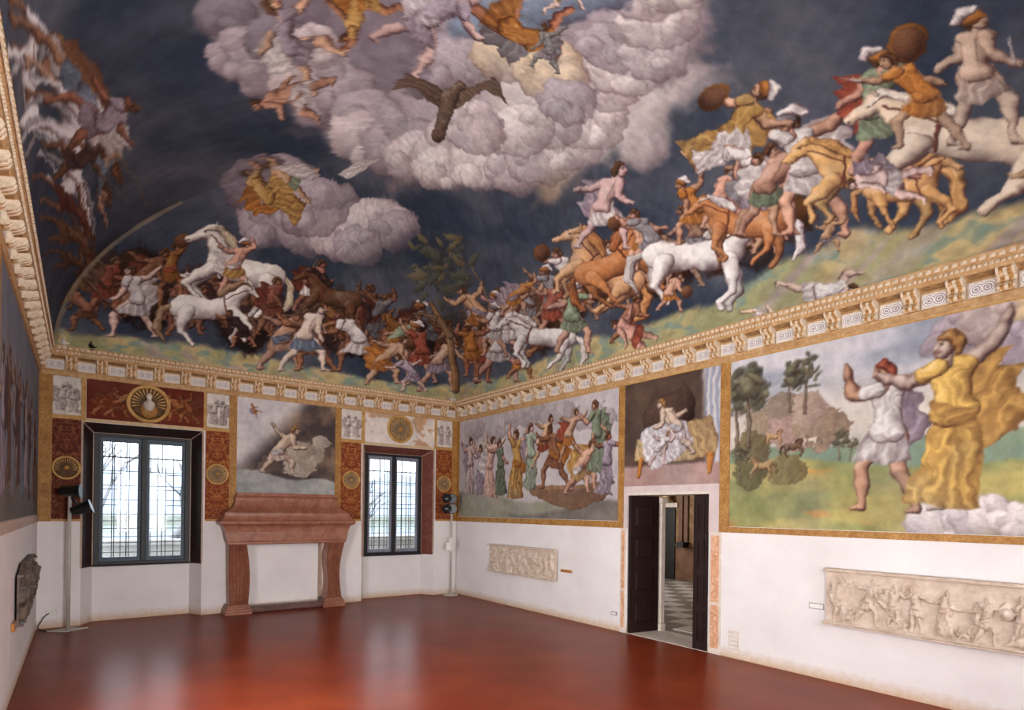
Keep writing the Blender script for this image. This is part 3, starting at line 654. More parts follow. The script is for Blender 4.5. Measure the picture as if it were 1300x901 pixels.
    for x, y, h, f, rot, fl in [(990, 380, 95, F(SKP, WH, WH, 'fight', ''), 1.35, False), (830, 440, 70, F(SK, RE, OR, 'stand', ''), -1.3, True), (1180, 235, 120, F(SKP, WH, LI, 'walk', 'cape'), -1.4, False),
        (940, 405, 60, F(SKP, WH, WH, 'walk', 'cape'), 1.5, True), (1295, 250, 110, F(SK, LI, LI, 'lunge', 'cape'), 1.2, False),
        # figures among the clouds
        (385, 268, 96, F(SK, GO, OR, 'lunge', 'cape', HB, True), -1.15, False), (400, 235, 74, F(SK, GR, GO, 'lunge', 'cape'), -1.3, False), (870, 205, 128, F(SK, GO, GO, 'lunge', 'cape shield helmet', HB, True), 1.0, True),
        (880, 210, 90, F(SK, WH, WH, 'lunge', 'cape', HB, True), 1.25, False), (600, -30, 175, F(SKB*1.1, OR, GY, 'lunge', 'cape'), 2.5, False), (500, 75, 135, F(SKP, LI, rgb(214, 206, 210), 'lunge', 'cape'), .7, False), (420, 95, 120, F(SK, LI, WH, 'lunge', 'cape'), -.9, False),
        (415, 130, 115, F(SK, WH, WH, 'crouch', ''), -1.2, False), (500, -20, 130, F(SKB*1.1, GO, OR, 'crouch', 'cape'), -2.0, True), (690, 90, 70, F(GY, LI, GY, 'crouch', 'cape'), .3, False), (680, -5, 80, F(SKP, GO, WH, 'lunge', 'cape'), 1.2, False),
        (565, 150, 80, lambda b, g: (b.poly([(-.05, .1), (-.62, .42), (-.9, .30), (-.7, .62), (-.1, .42)], rgb(112, 90, 76), .14, 60, 1.2, wob=.08), b.poly([(.05, .1), (.5, .5), (.85, .42), (.6, .72), (.1, .45)], rgb(118, 96, 80), .14, 60, 1.2, wob=.08), b.group([((0, .3), (-.02, -.05), .13, .10), ((-.02, -.05), (-.05, -.3), .09, .12), ((0, .3), (.12, .52), .09, .06), ((.12, .52), (.2, .50), .05, .02)], rgb(104, 82, 68), .2, 60)), .2, False),
        # wings
        (425, 222, 60, lambda b, g: (b.poly([(-.05, 0), (-.5, .35), (-1.0, .42), (-.7, .15), (-.3, -.1)], WH, .12, 40, 1.2), b.poly([(.3, 0), (.7, .3), (1.3, .2), (.9, .02), (.5, -.12)], WH, .12, 40, 1.2)), 0, False),
        # crowd of the left side, seen sideways on
        (10, 30, 150, F(SKB, WH, BR, 'fight', 'cape armor'), 1.5, False), (14, 150, 120, Hs(rgb(226, 222, 222), GY, .1), 1.35, False), (24, 75, 175, F(SKB, BL, BR, 'lunge', 'cape spear armor'), 1.35, False), (34, 120, 150, F(SK, BL*.9, rgb(150, 162, 180), 'lunge', 'spear cape armor'), 1.45, False),
        (34, 135, 115, Hs(rgb(214, 212, 214), GY, .2), 1.3, False), (40, 185, 105, Hs(rgb(222, 218, 220), GY, .1), 1.3, False), (70, 160, 120, F(SKB, LI, WH, 'lunge', 'cape armor'), 1.2, False), (45, 240, 80, F(SKB*.8, RE*.6, DK, 'fight', 'armor'), 1.2, False), (55, 290, 66, F(SKB*.8, BR, DK, 'fight', 'armor'), 1.1, False),
        (60, 205, 80, F(SKB*.8, DK*1.4, DK, 'lunge', 'spear'), 1.25, True), (62, 330, 50, F(SKB*.7, BR*.8, DK, 'fight', ''), 1.0, False)]:
        A((x, y, h, f, rot, fl))
    for k, (x, y, h, f, rot, fl) in enumerate(L_): vault_stamp(cv, x, y, h, f, rot, fl if fl else (k*7 % 5 < 2), 300+k)
    # a slim painted tree in the corner
    vault_stamp(cv, 580, 496, 160, lambda b, g: (b.cap((0, 0), (-.04, .45), .032, .026, rgb(150, 112, 76)), b.cap((-.04, .45), (-.17, .8), .026, .014, rgb(140, 108, 76)), b.cap((-.13, .66), (-.3, .78), .014, .008, rgb(130, 104, 76))), 0, False, 500)
    for k in range(46):
        a = rg.uniform(0, 6.28); r = rg.uniform(0, 1)
        vault_stamp(cv, 556+52*r*math.cos(a), 340+46*r*math.sin(a), rg.uniform(4, 11), lambda b, g: b.ell((0, 0), 1.2, .5, g.uniform(-1, 1), g.choice([rgb(96, 98, 84), rgb(122, 112, 84), rgb(80, 86, 82)]), wob=.6, flat=.5), seed=520+k)
    # moulded edge along the left groin
    e = np.abs(dL-dB); m = (nr != 0) & (nr != 3) & (Z < 6.35) & (dL < 2.4)
    a = np.where(m, sstep(.075, .04, e), 0)*.8; cv.C += (rgb(132, 116, 96)*(0.8+.4*n2)[:, None]-cv.C)*a[:, None]
    return cv.C

sides = [('R', 0.012), ('B', 0.012), ('L', 0.021), ('F', 0.07)]
pat = [patch(s, r) for s, r in sides]
allP = np.concatenate([p[0] for p in pat]); allC = paint_vault(allP)
ceiling = tag(bpy.data.objects.new('ceiling', None), 'dark blue frescoed vault with clouds and crowds of figures', kind='structure'); COL.objects.link(ceiling)
k = 0
for (s, r), (P3, nu, nv) in zip(sides, pat):
    me = grid_mesh('vault_slope', P3, nu, nv, hand_painted(allC[k:k+len(P3)], nu, nv, 3)); k += len(P3)
    o = obj('vault_slope', me, M['fresco'], ceiling)
    o['label'] = {'R': 'vault slope above the wall with the door, with battling figures and horses on a green hill', 'B': 'vault slope above the windows, with a fighting crowd and a small cloud', 'L': 'dark vault slope with figures lying sideways', 'F': 'plain end slope of the vault'}[s]

# ------------------------------------------------------------------ walls, floor
def structure(name, mb, mat, label=None):
    o = mb.build(name, mat); tag(o, label, kind='structure'); return o
WT = 0.6; ZT = 4.38
WIN = [(-6.885, -5.185), (-2.25, -0.60)]; NICHE_Z, SILL, INS, NDEP = 3.22, 0.92, 0.15, 0.30
FP0, FP1, FPT, FPB = -4.52, -3.06, 1.24, 0.10           # firebox recess
floor = structure('floor', MB().box(-W-WT, -L-WT, -0.2, 0.02, WT*0.55, 0.0), M['floor'], 'polished red clay floor reflecting the windows')
mb = MB()
mb.box(-W-WT, 0, 0, WIN[0][0], WT, ZT).box(WIN[1][1], 0, 0, WT, WT, ZT)
mb.box(WIN[0][1], 0, 0, FP0, WT, ZT).box(FP1, 0, 0, WIN[1][0], WT, ZT).box(FP0, 0, FPT, FP1, WT, ZT).box(FP0, 0.16, 0, FP1, WT, FPT).box(FP0, 0, 0, FP1, 0.16, FPB)
for a, b in WIN:
    mb.box(a, 0, NICHE_Z, b, WT, ZT)
    ia, ib, it = a+INS, b-INS, NICHE_Z-0.13
    mb.box(a, NDEP, 0, ia, WT, NICHE_Z).box(ib, NDEP, 0, b, WT, NICHE_Z).box(ia, NDEP, it, ib, WT, NICHE_Z).box(ia, NDEP, 0, ib, WT, SILL)
    mb.prism([(a, 0, 0), (ia, NDEP, 0), (a, NDEP, 0)], (0, 0, NICHE_Z)); mb.prism([(b, 0, 0), (b, NDEP, 0), (ib, NDEP, 0)], (0, 0, NICHE_Z))
    mb.prism([(a, 0, NICHE_Z), (a, NDEP, NICHE_Z), (a, NDEP, it)], (b-a, 0, 0))
wall_back = structure('wall_back', mb, M['plaster'], 'window wall, white plaster below and painted panels above'); fix_normals(wall_back)
D0, D1, DZ = -6.65, -5.18, 2.165
mb = MB().box(0, -L-WT, 0, WT, D0, ZT).box(0, D1, 0, WT, 0, ZT).box(0, D0, DZ, WT, D1, ZT)
wall_right = structure('wall_right', mb, M['plaster'], 'long wall with the doorway, white plaster below large frescoes')
mb = MB(); ys = [-L-WT]
for a, b in sorted(HID_L): mb.box(-W-WT, ys[-1], 0, -W, a, ZT).box(-W-WT, a, 0, -W, b, 1.0).box(-W-WT, a, 3.1, -W, b, ZT); ys.append(b)  # unseen openings cut for the added lights
mb.box(-W-WT, ys[-1], 0, -W, 0, ZT)
wall_left = structure('wall_left', mb, M['plaster'], 'long dim wall beside the floodlight, dado below a dark fresco')
mb = MB(); xs = [-W]
for a, b in sorted(HID_F): mb.box(xs[-1], -L-WT, 0, a, -L, ZT).box(a, -L-WT, 0, b, -L, 1.0).box(a, -L-WT, 3.1, b, -L, ZT); xs.append(b)
mb.box(xs[-1], -L-WT, 0, 0, -L, ZT)
wall_front = structure('wall_front', mb, M['plaster'], 'plain plaster end wall with two windows')

# ------------------------------------------------------------------ cornice (trim_1..4)
PROF = [(0.0, 3.905), (0.022, 3.905), (0.027, 3.915), (0.027, 3.965), (0.034, 3.972), (0.034, 3.984), (0.020, 3.988), (0.020, 4.170), (0.125, 4.196), (0.130, 4.206), (0.140, 4.226), (0.150, 4.272), (0.166, 4.286), (0.188, 4.328), (0.192, 4.342), (0.170, 4.346), (0.0, 4.36)]
def ring_pt(side, off, z, s):
    if side == 'R': return (-off, -off-s*(L-2*off), z)
    if side == 'L': return (-W+off, -off-s*(L-2*off), z)
    if side == 'B': return (-W+off+s*(W-2*off), -off, z)
    return (-W+off+s*(W-2*off), -L+off, z)
trims = {}
for n_, side in enumerate('RBLF'):
    mb = MB()
    for (o0, z0), (o1, z1) in zip(PROF[:-1], PROF[1:]):
        mb.add([ring_pt(side, o0, z0, 0), ring_pt(side, o0, z0, 1), ring_pt(side, o1, z1, 1), ring_pt(side, o1, z1, 0)], [(0, 1, 2, 3)])
    t = structure('trim_%d' % (n_+1), mb, M['cornice'], {'R': 'ochre cornice above the doorway wall', 'B': 'ochre cornice above the windows', 'L': 'ochre cornice of the dim left wall', 'F': 'ochre cornice of the end wall'}[side])
    trims[side] = t
# modillion bracket: scrolled profile (offset, height)
mprof = [(0.018, 3.992), (0.044, 3.992), (0.072, 4.002), (0.086, 4.024), (0.072, 4.052), (0.052, 4.078), (0.058, 4.106), (0.088, 4.120), (0.124, 4.140), (0.136, 4.172), (0.124, 4.200), (0.018, 4.200)]
MW = 0.130
def local_mesh(name, mb, mat): me = mb.mesh(name); me.materials.append(mat); return me
# local frame: x along the wall, y out of the wall (towards the room is -y), z up
mb_ = MB().prism([(-MW/2+.012, -o, z) for o, z in mprof], (MW-.024, 0, 0)); nf_ = len(mb_.f)
for x_ in (-MW/2-.004, MW/2-.016): mb_.prism([(x_, -o*1.06-.004, z) for o, z in mprof[:11]]+[(x_, -.018, 4.199)], (.020, 0, 0))
mb_.prism([(-.014, -o*1.10-.002, z) for o, z in mprof[1:10]]+[(-.014, -.03, 4.17)], (.028, 0, 0))
mod_me = local_mesh('modillion', mb_, M['modillion']); mod_me.materials.append(M['mold_light'])
mod_me.polygons.foreach_set('material_index', [0 if i < nf_ else 1 for i in range(len(mod_me.polygons))])
pan_me = local_mesh('frieze_panel', MB().prism([(-0.100, -0.036, 4.006), (0.100, -0.036, 4.006), (0.100, -0.036, 4.128), (-0.100, -0.036, 4.128)], (0, 0.016, 0)), M['frieze'])
fra_me = local_mesh('panel_frame', MB().box(-0.118, -0.028, 3.994, 0.118, -0.018, 4.146), M['mold_light'])
sof_me = local_mesh('soffit_coffer', MB().prism([(-0.10, -0.034, 4.178), (0.10, -0.034, 4.178), (0.10, -0.112, 4.197), (-0.10, -0.112, 4.197)], (0, 0, -0.010)), M['mold_dark'])
egg = MB()
def place(name, me, side, s_along, parent):
    o = bpy.data.objects.new(name, me); COL.objects.link(o); o.parent = parent
    if side == 'B': o.location = (-W+s_along, 0, 0)
    elif side == 'R': o.location = (0, -s_along, 0); o.rotation_euler = (0, 0, -HPI)
    else: o.location = (-W, -s_along, 0); o.rotation_euler = (0, 0, HPI)
    return o
for side, ln in (('R', L), ('B', W), ('L', L)):
    n = round(ln/0.388); st = ln/n
    for k in range(n):
        s0 = st*(k+0.5) if side == 'B' else st*k
        if side != 'B' or k: place('modillion', mod_me, side, st*k if side == 'B' else st*(k+.5), trims[side])
        if side != 'B' and k == 0: continue
        place('frieze_panel', pan_me, side, s0, trims[side]); place('panel_frame', fra_me, side, s0, trims[side]); place('soffit_coffer', sof_me, side, s0, trims[side])
    # rows of leaf and bead ornament, too small to pick apart
    mb = MB()
    for (o, z, h, w, p) in ((0.146, 4.249, 0.034, 0.030, 0.044), (0.178, 4.308, 0.044, 0.050, 0.072)):
        m = int((ln-0.4)/p)
        for k in range(m):
            c = 0.2+p*(k+0.5)
            if side == 'B': f = lambda a, oo, zz: (-W+c+a, -oo, zz)
            elif side == 'R': f = lambda a, oo, zz: (-oo, -c-a, zz)
            else: f = lambda a, oo, zz: (-W+oo, -c-a, zz)
            mb.add([f(-w/2, o, z-h/2), f(w/2, o, z-h/2), f(w/2, o+0.004, z+h/2), f(-w/2, o+0.004, z+h/2), f(0, o+0.018, z)], [(0, 1, 4), (1, 2, 4), (2, 3, 4), (3, 0, 4)])
    mb.build('leaf_molding', M['mold_light'], trims[side], 'rows of pale leaf and bead ornament', 'stuff')

# ------------------------------------------------------------------ painted panels of the walls
def wall_grid(side, a, b, z0, z1, res, off=0.004):
    """a is the edge on the viewer's left; returns points, canvas metres"""
    w = abs(b-a); h = z1-z0; nu = max(int(w/res), 4)+1; nv = max(int(h/res), 4)+1
    u, v = np.meshgrid(np.linspace(0, w, nu), np.linspace(0, h, nv)); s = a+(b-a)*u/w; z = z0+v
    if side == 'R': P = np.stack([-off+0*s, s, z], -1)
    elif side == 'B': P = np.stack([s, -off+0*s, z], -1)
    else: P = np.stack([-W+off+0*s, s, z], -1)
    return P.reshape(-1, 3), nu, nv, u.ravel(), v.ravel(), w, h
def fresco(side, a, b, z0, z1, res, painter, label, parent, off=0.004):
    P, nu, nv, u, v, w, h = wall_grid(side, a, b, z0, z1, res, off)
    cv = Canvas(u, v); painter(cv, u, v, w, h)
    o = obj('fresco_panel', grid_mesh('fresco_panel', P, nu, nv, hand_painted(cv.C, nu, nv, 5, 1.2)), M['fresco'], parent)
    if label: o['label'] = label
    return o
def stamp(cv, x, y, h, fn, rot=0.0, flip=False, seed=1, r=1.35):
    ca, sa = math.cos(rot), math.sin(rot); b = cv.brush((x, y), (ca*h, sa*h), (-sa*h, ca*h), r, seed)
    if len(b.i) == 0: return
    b.aa = 0.008/h; b.f = -1.0 if flip else 1.0; fn(b, random.Random(seed)); b.done()

def paint_procession(cv, u, v, w, h):
    n = fbm(u*.9, v*1.6, 31, 4); cv.C[:] = lerp(np.tile(rgb(164, 158, 168), (cv.n, 1)), rgb(204, 194, 190), n)
    for k, (x, y, r) in enumerate([(.6, 1.9, .4), (1.4, 1.7, .35), (2.4, 2.0, .5), (3.4, 1.9, .4), (4.3, 1.7, .4)]): stamp(cv, x, y, r, lambda b, g: b.ell((0, 0), 1.3, .5, 0, rgb(196, 188, 188), wob=.5, flat=.7), seed=k+3)
    g = fbm(u*3, v*3, 33, 4); gr = lerp(np.tile(rgb(132, 134, 116), (cv.n, 1)), rgb(170, 162, 146), g); a = sstep(.05, -.05, v-(.55-.06*u+.1*np.sin(u*2))); cv.C += (gr-cv.C)*a[:, None]
    bank = lerp(np.tile(rgb(98, 92, 88), (cv.n, 1)), rgb(134, 126, 118), g); a = sstep(.05, -.05, v-(.12+.12*np.sin(u*1.7)+.1*sstep(2, 3, u)))*sstep(1.2, 2.6, u); cv.C += (bank-cv.C)*a[:, None]
    # a low brown bank of carved stone in the foreground
    stamp(cv, 3.55, .1, 1.0, lambda b, g: (b.poly([(-1.15, .62), (-.9, .36), (-.3, .14), (.5, .1), (1.0, .26), (1.25, .62), (.6, .5), (-.4, .46)], rgb(140, 108, 84), .05, 12, 1.4, wob=.12), b.poly([(-1.0, .56), (-.4, .42), (.6, .44), (1.15, .58), (.6, .52), (-.4, .5)], rgb(176, 136, 100), .05, 20)), seed=9, r=1.6)
    spec = [(.45, .5, 1.30, F(SKP, rgb(206, 186, 180), LI, 'walk', 'cape', HB, True)), (.85, .45, 1.15, F(SK, LI, GY, 'stand', 'cape', HB, True)), (1.2, .4, 1.35, F(SKP, rgb(214, 178, 160), WH, 'walk', 'cape', HB, True)), (1.6, .45, 1.2, F(SK, GR*.9, LI, 'stand', '', HB, True)),
            (2.15, .35, 1.45, F(SK, GO, OR, 'walk', 'cape sash', HB, True)), (2.6, .55, 1.30, F(SKP, rgb(170, 184, 160), LI, 'stand', 'cape', HB, True)), (2.95, .95, 1.05, F(SK, RE*.9, OR, 'lunge', '')), (3.3, .55, 1.30, F(SKB, BR*1.2, OR, 'lunge', 'spear cape')),
            (3.65, 1.0, 1.0, F(SK, OR, RE, 'fight', 'cape')), (4.05, .5, 1.25, F(SK, OR, GO, 'crouch', 'cape')), (4.35, .8, 1.25, F(SK, GR, GR, 'stand', 'cape', HB, True)), (3.9, .45, 1.15, F(SK, GO, WH, 'crouch', 'sash')), (4.6, .4, 1.1, F(SKB, LI, GR, 'walk', 'cape', HB, True))]
    for k, (x, y, s, f) in enumerate(spec): stamp(cv, x, y, s, f, 0, k % 3 == 1, 700+k)

def paint_night(cv, u, v, w, h):
    n = fbm(u*3, v*3, 41, 5); cv.C[:] = lerp(np.tile(rgb(62, 48, 42), (cv.n, 1)), rgb(110, 88, 74), n)
    a = sstep(.0, .12, u-(w*.80+.25*(1-v/h)*w*.2))*.9; cur = lerp(np.tile(rgb(150, 158, 180), (cv.n, 1)), rgb(214, 208, 208), .5+.5*np.sin(u*60+n*8)); cv.C += (cur-cv.C)*a[:, None]
    a = sstep(.03, -.03, v-.30); cv.C += (lerp(np.tile(rgb(150, 118, 110), (cv.n, 1)), rgb(186, 158, 152), n)-cv.C)*a[:, None]
    stamp(cv, .85, .9, 1.0, lambda b, g: b.ell((0, .2), .4, .3, 0, rgb(92, 70, 58), .1, 40, wob=.5), seed=3)
    # a draped bench and a seated figure
    stamp(cv, .95, .1, 1.0, lambda b, g: (b.poly([(-.75, .30), (-.7, .62), (-.1, .70), (.6, .86), (.72, .52), (.68, .28), (.0, .24)], rgb(214, 184, 132), .14, 34, .4), b.poly([(-.55, .32), (-.62, .74), (-.2, .86), (.25, .80), (.3, .5), (.05, .3), (-.2, .18), (-.4, .14)], rgb(232, 228, 230), .16, 40, .3, wob=.06), b.cap((-.6, .28), (-.66, .04), .05, .03, OR), b.cap((.62, .3), (.6, .04), .05, .03, OR)), seed=5)
    stamp(cv, 1.0, .42, 1.12, F(SKP, WH, rgb(206, 206, 214), 'crouch', 'sash', HG), 0, True, 745)
    stamp(cv, .65, .30, .62, F(SKP, WH, WH, 'crouch', '', HG), 0, False, 746)

def paint_meadow(cv, u, v, w, h):
    n = fbm(u*.8, v*2.4, 51, 5); n2 = fbm(u*4, v*4, 52, 4)
    sky = lerp(np.tile(rgb(136, 142, 156), (cv.n, 1)), rgb(200, 196, 200), sstep(.3, .75, n)); sky = lerp(sky, rgb(216, 196, 168), sstep(.9, .55, v/h)*.5); cv.C[:] = sky
    far = lerp(np.tile(rgb(112, 132, 120), (cv.n, 1)), rgb(134, 148, 118), n2); a = sstep(.02, -.02, v-(.98+.03*np.sin(u*3))); cv.C += (far-cv.C)*a[:, None]
    gr = lerp(np.tile(rgb(138, 140, 92), (cv.n, 1)), rgb(172, 158, 100), sstep(.35, .65, fbm(u*1.2, v*4, 53, 4))); gr = lerp(gr, rgb(186, 140, 80), sstep(.62, .75, fbm(u*1.7+3, v*6, 57, 3))); a = sstep(.03, -.03, v-(.82-.04*u+.06*np.sin(u*2.2)))
    cv.C += (gr*(0.82+.36*n2)[:, None]-cv.C)*a[:, None]
    rg = random.Random(8)
    for k, (x, y, r, c) in enumerate([(.55, 1.25, .34, rgb(166, 150, 128)), (.85, 1.15, .36, rgb(186, 158, 146)), (1.15, 1.2, .30, rgb(170, 148, 126)), (.7, 1.5, .26, rgb(158, 142, 124)), (1.0, 1.42, .24, rgb(190, 168, 150)), (.3, 1.0, .28, rgb(132, 122, 88)), (.75, .72, .26, rgb(146, 134, 88)), (.3, .7, .24, rgb(120, 116, 76))]):
        stamp(cv, x, y, r, lambda b, g, c=c: rock(b, (0, 0), 1.0, c, 8, g), seed=20+k, r=1.6)
    for k, (x, y, s) in enumerate([(.10, .95, 1.1), (.26, 1.05, 1.15), (.98, 1.38, .7), (.80, 1.42, .6), (.15, .6, .5), (1.38, .8, .36), (1.5, .78, .26)]):
        stamp(cv, x, y, s, lambda b, g: tree(b, g, (0, 0), 1.0, rgb(132, 128, 100), rgb(100, 100, 82), rgb(122, 104, 86)), seed=40+k)
    for k, (x, y, s, c) in enumerate([(.45, .62, .36, rgb(176, 140, 92)), (.85, .86, .30, rgb(104, 80, 60)), (1.05, .95, .22, rgb(206, 192, 172)), (.6, 1.02, .26, rgb(186, 150, 108))]): stamp(cv, x, y, s, Hs(c, c*.7, 0), 0, k % 2 == 0, 60+k)
    for k, (x, y, r, c) in enumerate([(2.5, 1.95, .30, rgb(186, 170, 178)), (2.8, 2.05, .35, rgb(206, 190, 184)), (3.3, 2.0, .4, rgb(226, 200, 160)), (3.0, 1.75, .28, rgb(190, 176, 186)), (3.7, 1.8, .4, rgb(210, 190, 180)), (4.3, 1.9, .5, rgb(190, 180, 188))]): stamp(cv, x, y, r, puff(c), seed=80+k)
    for k, (x, y, r) in enumerate([(2.3, .08, .28), (2.7, .14, .30), (3.05, .10, .26), (3.4, .2, .3)]): stamp(cv, x, y, r, puff(rgb(224, 214, 212)), seed=90+k)
    stamp(cv, 1.85, .20, 1.68, F(SK, WH, LI, 'walk', 'cape', RE*.9), 0, True, 803)
    stamp(cv, 2.45, .22, 1.86, F(SKP, rgb(232, 190, 106), GO, 'walk', 'cape sash', HG, True), 0, True, 812)
    stamp(cv, 3.7, .3, 1.5, F(SK, BL, LI, 'stand', 'cape', HB, True), 0, False, 815)

def paint_rockside(cv, u, v, w, h):
    n = fbm(u*2.4, v*2.4, 61, 5); cv.C[:] = lerp(np.tile(rgb(72, 62, 62), (cv.n, 1)), rgb(146, 120, 100), sstep(.3, .75, n))
    a = sstep(.25, -.2, u*.9+(h-v)*.8-1.05); cv.C += (lerp(np.tile(rgb(186, 182, 188), (cv.n, 1)), rgb(222, 212, 206), fbm(u*4, v*4, 63, 3))-cv.C)*a[:, None]
    a = sstep(.03, -.03, v-(.42-.09*u+.05*np.sin(u*5))); cv.C += (lerp(np.tile(rgb(132, 134, 134), (cv.n, 1)), rgb(186, 182, 176), fbm(u*5, v*7, 64, 4))-cv.C)*a[:, None]
    for k, (x, y, r, c) in enumerate([(1.1, .52, .30, rgb(196, 184, 164)), (1.35, .75, .28, rgb(206, 196, 176)), (1.15, .85, .26, rgb(190, 178, 160)), (1.5, 1.05, .2, rgb(200, 188, 172)), (.55, .55, .2, rgb(120, 104, 92))]): stamp(cv, x, y, r, lambda b, g, c=c: rock(b, (0, 0), 1.0, c, 9, g), seed=20+k, r=1.6)
    stamp(cv, .72, .38, 1.18, F(SKP, SKP, rgb(226, 220, 214), 'crouch', 'sash', HG), 0, False, 828)
    stamp(cv, .38, 1.45, .26, F(SK, OR, LI, 'lunge', 'cape'), .9, False, 830)

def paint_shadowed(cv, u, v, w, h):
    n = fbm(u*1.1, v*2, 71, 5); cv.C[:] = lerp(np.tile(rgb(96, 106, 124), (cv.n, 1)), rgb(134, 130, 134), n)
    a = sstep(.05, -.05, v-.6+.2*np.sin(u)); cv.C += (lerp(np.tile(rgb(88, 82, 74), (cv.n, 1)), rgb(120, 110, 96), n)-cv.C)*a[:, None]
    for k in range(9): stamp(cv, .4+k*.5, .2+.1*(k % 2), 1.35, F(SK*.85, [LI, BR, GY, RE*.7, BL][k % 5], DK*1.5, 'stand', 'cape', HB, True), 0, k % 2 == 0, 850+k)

def paint_grisaille(seed):
    def f(cv, u, v, w, h):
        n = fbm(u*9, v*9, seed, 4); cv.C[:] = lerp(np.tile(rgb(206, 196, 186), (cv.n, 1)), rgb(226, 218, 208), n)
        for k, x in enumerate((.30, .70)): stamp(cv, w*x, h*.08, h*.74, F(rgb(216, 206, 196), rgb(210, 200, 190), rgb(202, 190, 180), 'stand', 'cape', rgb(180, 168, 158), True), 0, k == 1, seed+k)
        a = sstep(.012, .0, np.minimum(np.minimum(u, w-u), np.minimum(v, h-v))); cv.C += (rgb(150, 120, 84)-cv.C)*a[:, None]
    return f
def paint_faded(cv, u, v, w, h):
    n = fbm(u*3+5, v*3, 91, 5); cv.C[:] = lerp(np.tile(rgb(232, 222, 214), (cv.n, 1)), rgb(214, 200, 190), n)
    a = sstep(.58, .68, fbm(u*3.2, v*5, 93, 5)+.18*(np.abs(v/h-.5)-.2)); cv.C += (rgb(186, 140, 100)-cv.C)*(a*.8)[:, None]
def paint_redfigs(cv, u, v, w, h):
    n = fbm(u*5, v*5, 95, 4); cv.C[:] = lerp(np.tile(rgb(88, 34, 26), (cv.n, 1)), rgb(124, 56, 38), n)
    for k, x in enumerate((.14, .24, .77, .87)): stamp(cv, w*x, h*.10, h*.95, F(rgb(170, 110, 66), rgb(150, 88, 52), rgb(128, 66, 42), 'crouch', 'cape', rgb(120, 70, 44)), 0, k > 1, 900+k)

G = 0.018; panels = []
def strip(parent, side, a0, a1, z0, z1, mat='gilt', off=0.016, name='gilt_band'):
    mb = MB()
    if side == 'B': mb.box(a0, 0.002, z0, a1, -off, z1)
    elif side == 'R': mb.box(0.002, a0, z0, -off, a1, z1)
    else: mb.box(-W-0.002, a0, z0, -W+off, a1, z1)
    return mb.build(name, M[mat], parent)

# right wall
fresco('R', -0.115, -4.975, 1.755, 3.905, 0.0125, paint_procession, 'fresco of draped figures before a pale sky, beside the window wall', wall_right)
fresco('R', -5.105, -6.81, 2.30, 3.905, 0.0125, paint_night, 'dark fresco of a pale seated figure above the doorway', wall_right)
fresco('R', -6.965, -11.82, 1.725, 3.905, 0.0125, paint_meadow, 'fresco of two large draped figures in a green meadow', wall_right)
for a, b in ((0.0, -0.11), (-4.98, -5.10), (-6.815, -6.96), (-11.825, -L)):
    strip(wall_right, 'R', a, b, 1.645, 3.906)
for a, b in ((-0.11, -4.98), (-6.96, -11.825)): strip(wall_right, 'R', a, b, 1.645, 1.75 if a == -0.11 else 1.72)
for a, b, z in ((-0.11, -4.98, 3.892), (-5.10, -6.815, 3.892), (-6.96, -11.825, 3.892)): strip(wall_right, 'R', a, b, z, 3.906, 'gilt_plain', 0.020)
# painted surround of the doorway
strip(wall_right, 'R', -5.10, -6.815, 2.20, 2.30, 'lintel_plaster', 0.006, 'lintel_plaster'); strip(wall_right, 'R', -5.05, D1, 1.645, 2.20, 'lintel_plaster', 0.006, 'lintel_plaster'); strip(wall_right, 'R', D0, -6.83, 1.645, 2.20, 'lintel_plaster', 0.006, 'lintel_plaster')
for a, b in ((-5.045, D1+0.02), (D0-0.02, -6.85)):
    strip(wall_right, 'R', a, b, 0.0, 1.645, 'stone_pale', 0.010, 'jamb_ground')
    w_ = abs(b-a)
    for z0, z1 in ((0.08, 0.66), (0.70, 1.60)): strip(wall_right, 'R', a-0.03, b+0.03, z0, z1, 'breccia', 0.018, 'marble_panel')
# back wall
fresco('B', -4.64, -2.835, 2.15, 3.905, 0.0125, paint_rockside, 'fresco of a pale seated figure among rocks above the fireplace', wall_back)
for a, b in ((-7.26, -6.90), (-5.135, -4.765), (-2.715, -2.28), (-0.54, -0.145)):
    fresco('B', a, b, 3.30, 3.905, 0.011, paint_grisaille(int(-a*37)), 'off-white panel with faint grey figures', wall_back)
fresco('B', -6.84, -5.18, 3.275, 3.905, 0.011, paint_redfigs, 'dark red panel with crouching ochre figures either side of a shell roundel', wall_back)
fresco('B', -2.22, -0.595, 3.285, 3.905, 0.012, paint_faded, 'faded white panel with patches of worn ochre', wall_back)
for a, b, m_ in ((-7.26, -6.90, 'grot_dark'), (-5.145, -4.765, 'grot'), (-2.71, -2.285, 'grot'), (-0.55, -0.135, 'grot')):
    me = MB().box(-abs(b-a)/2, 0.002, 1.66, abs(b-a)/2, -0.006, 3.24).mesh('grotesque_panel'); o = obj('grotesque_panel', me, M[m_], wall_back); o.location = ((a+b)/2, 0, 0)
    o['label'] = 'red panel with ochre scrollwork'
for a, b in ((-W, -7.26), (-4.765, -4.64), (-2.835, -2.715), (-0.135, 0)): strip(wall_back, 'B', a, b, 1.645, 3.906)
for a, b in ((-7.26, -6.90), (-5.135, -4.765), (-2.715, -2.28), (-0.54, -0.145)): strip(wall_back, 'B', a, b, 3.24, 3.30, 'gilt_plain'); strip(wall_back, 'B', a, b, 1.645, 1.68, 'gilt_plain', 0.012)
for a, b in ((-6.90, -6.845), (-5.18, -5.135), (-2.28, -2.22), (-0.595, -0.54)): strip(wall_back, 'B', a, b, 3.24, 3.906, 'gilt_plain')
for a, b in ((-6.90, -5.165), (-2.265, -0.585)): strip(wall_back, 'B', a, b, 3.225, 3.28, 'gilt_pale', 0.014)
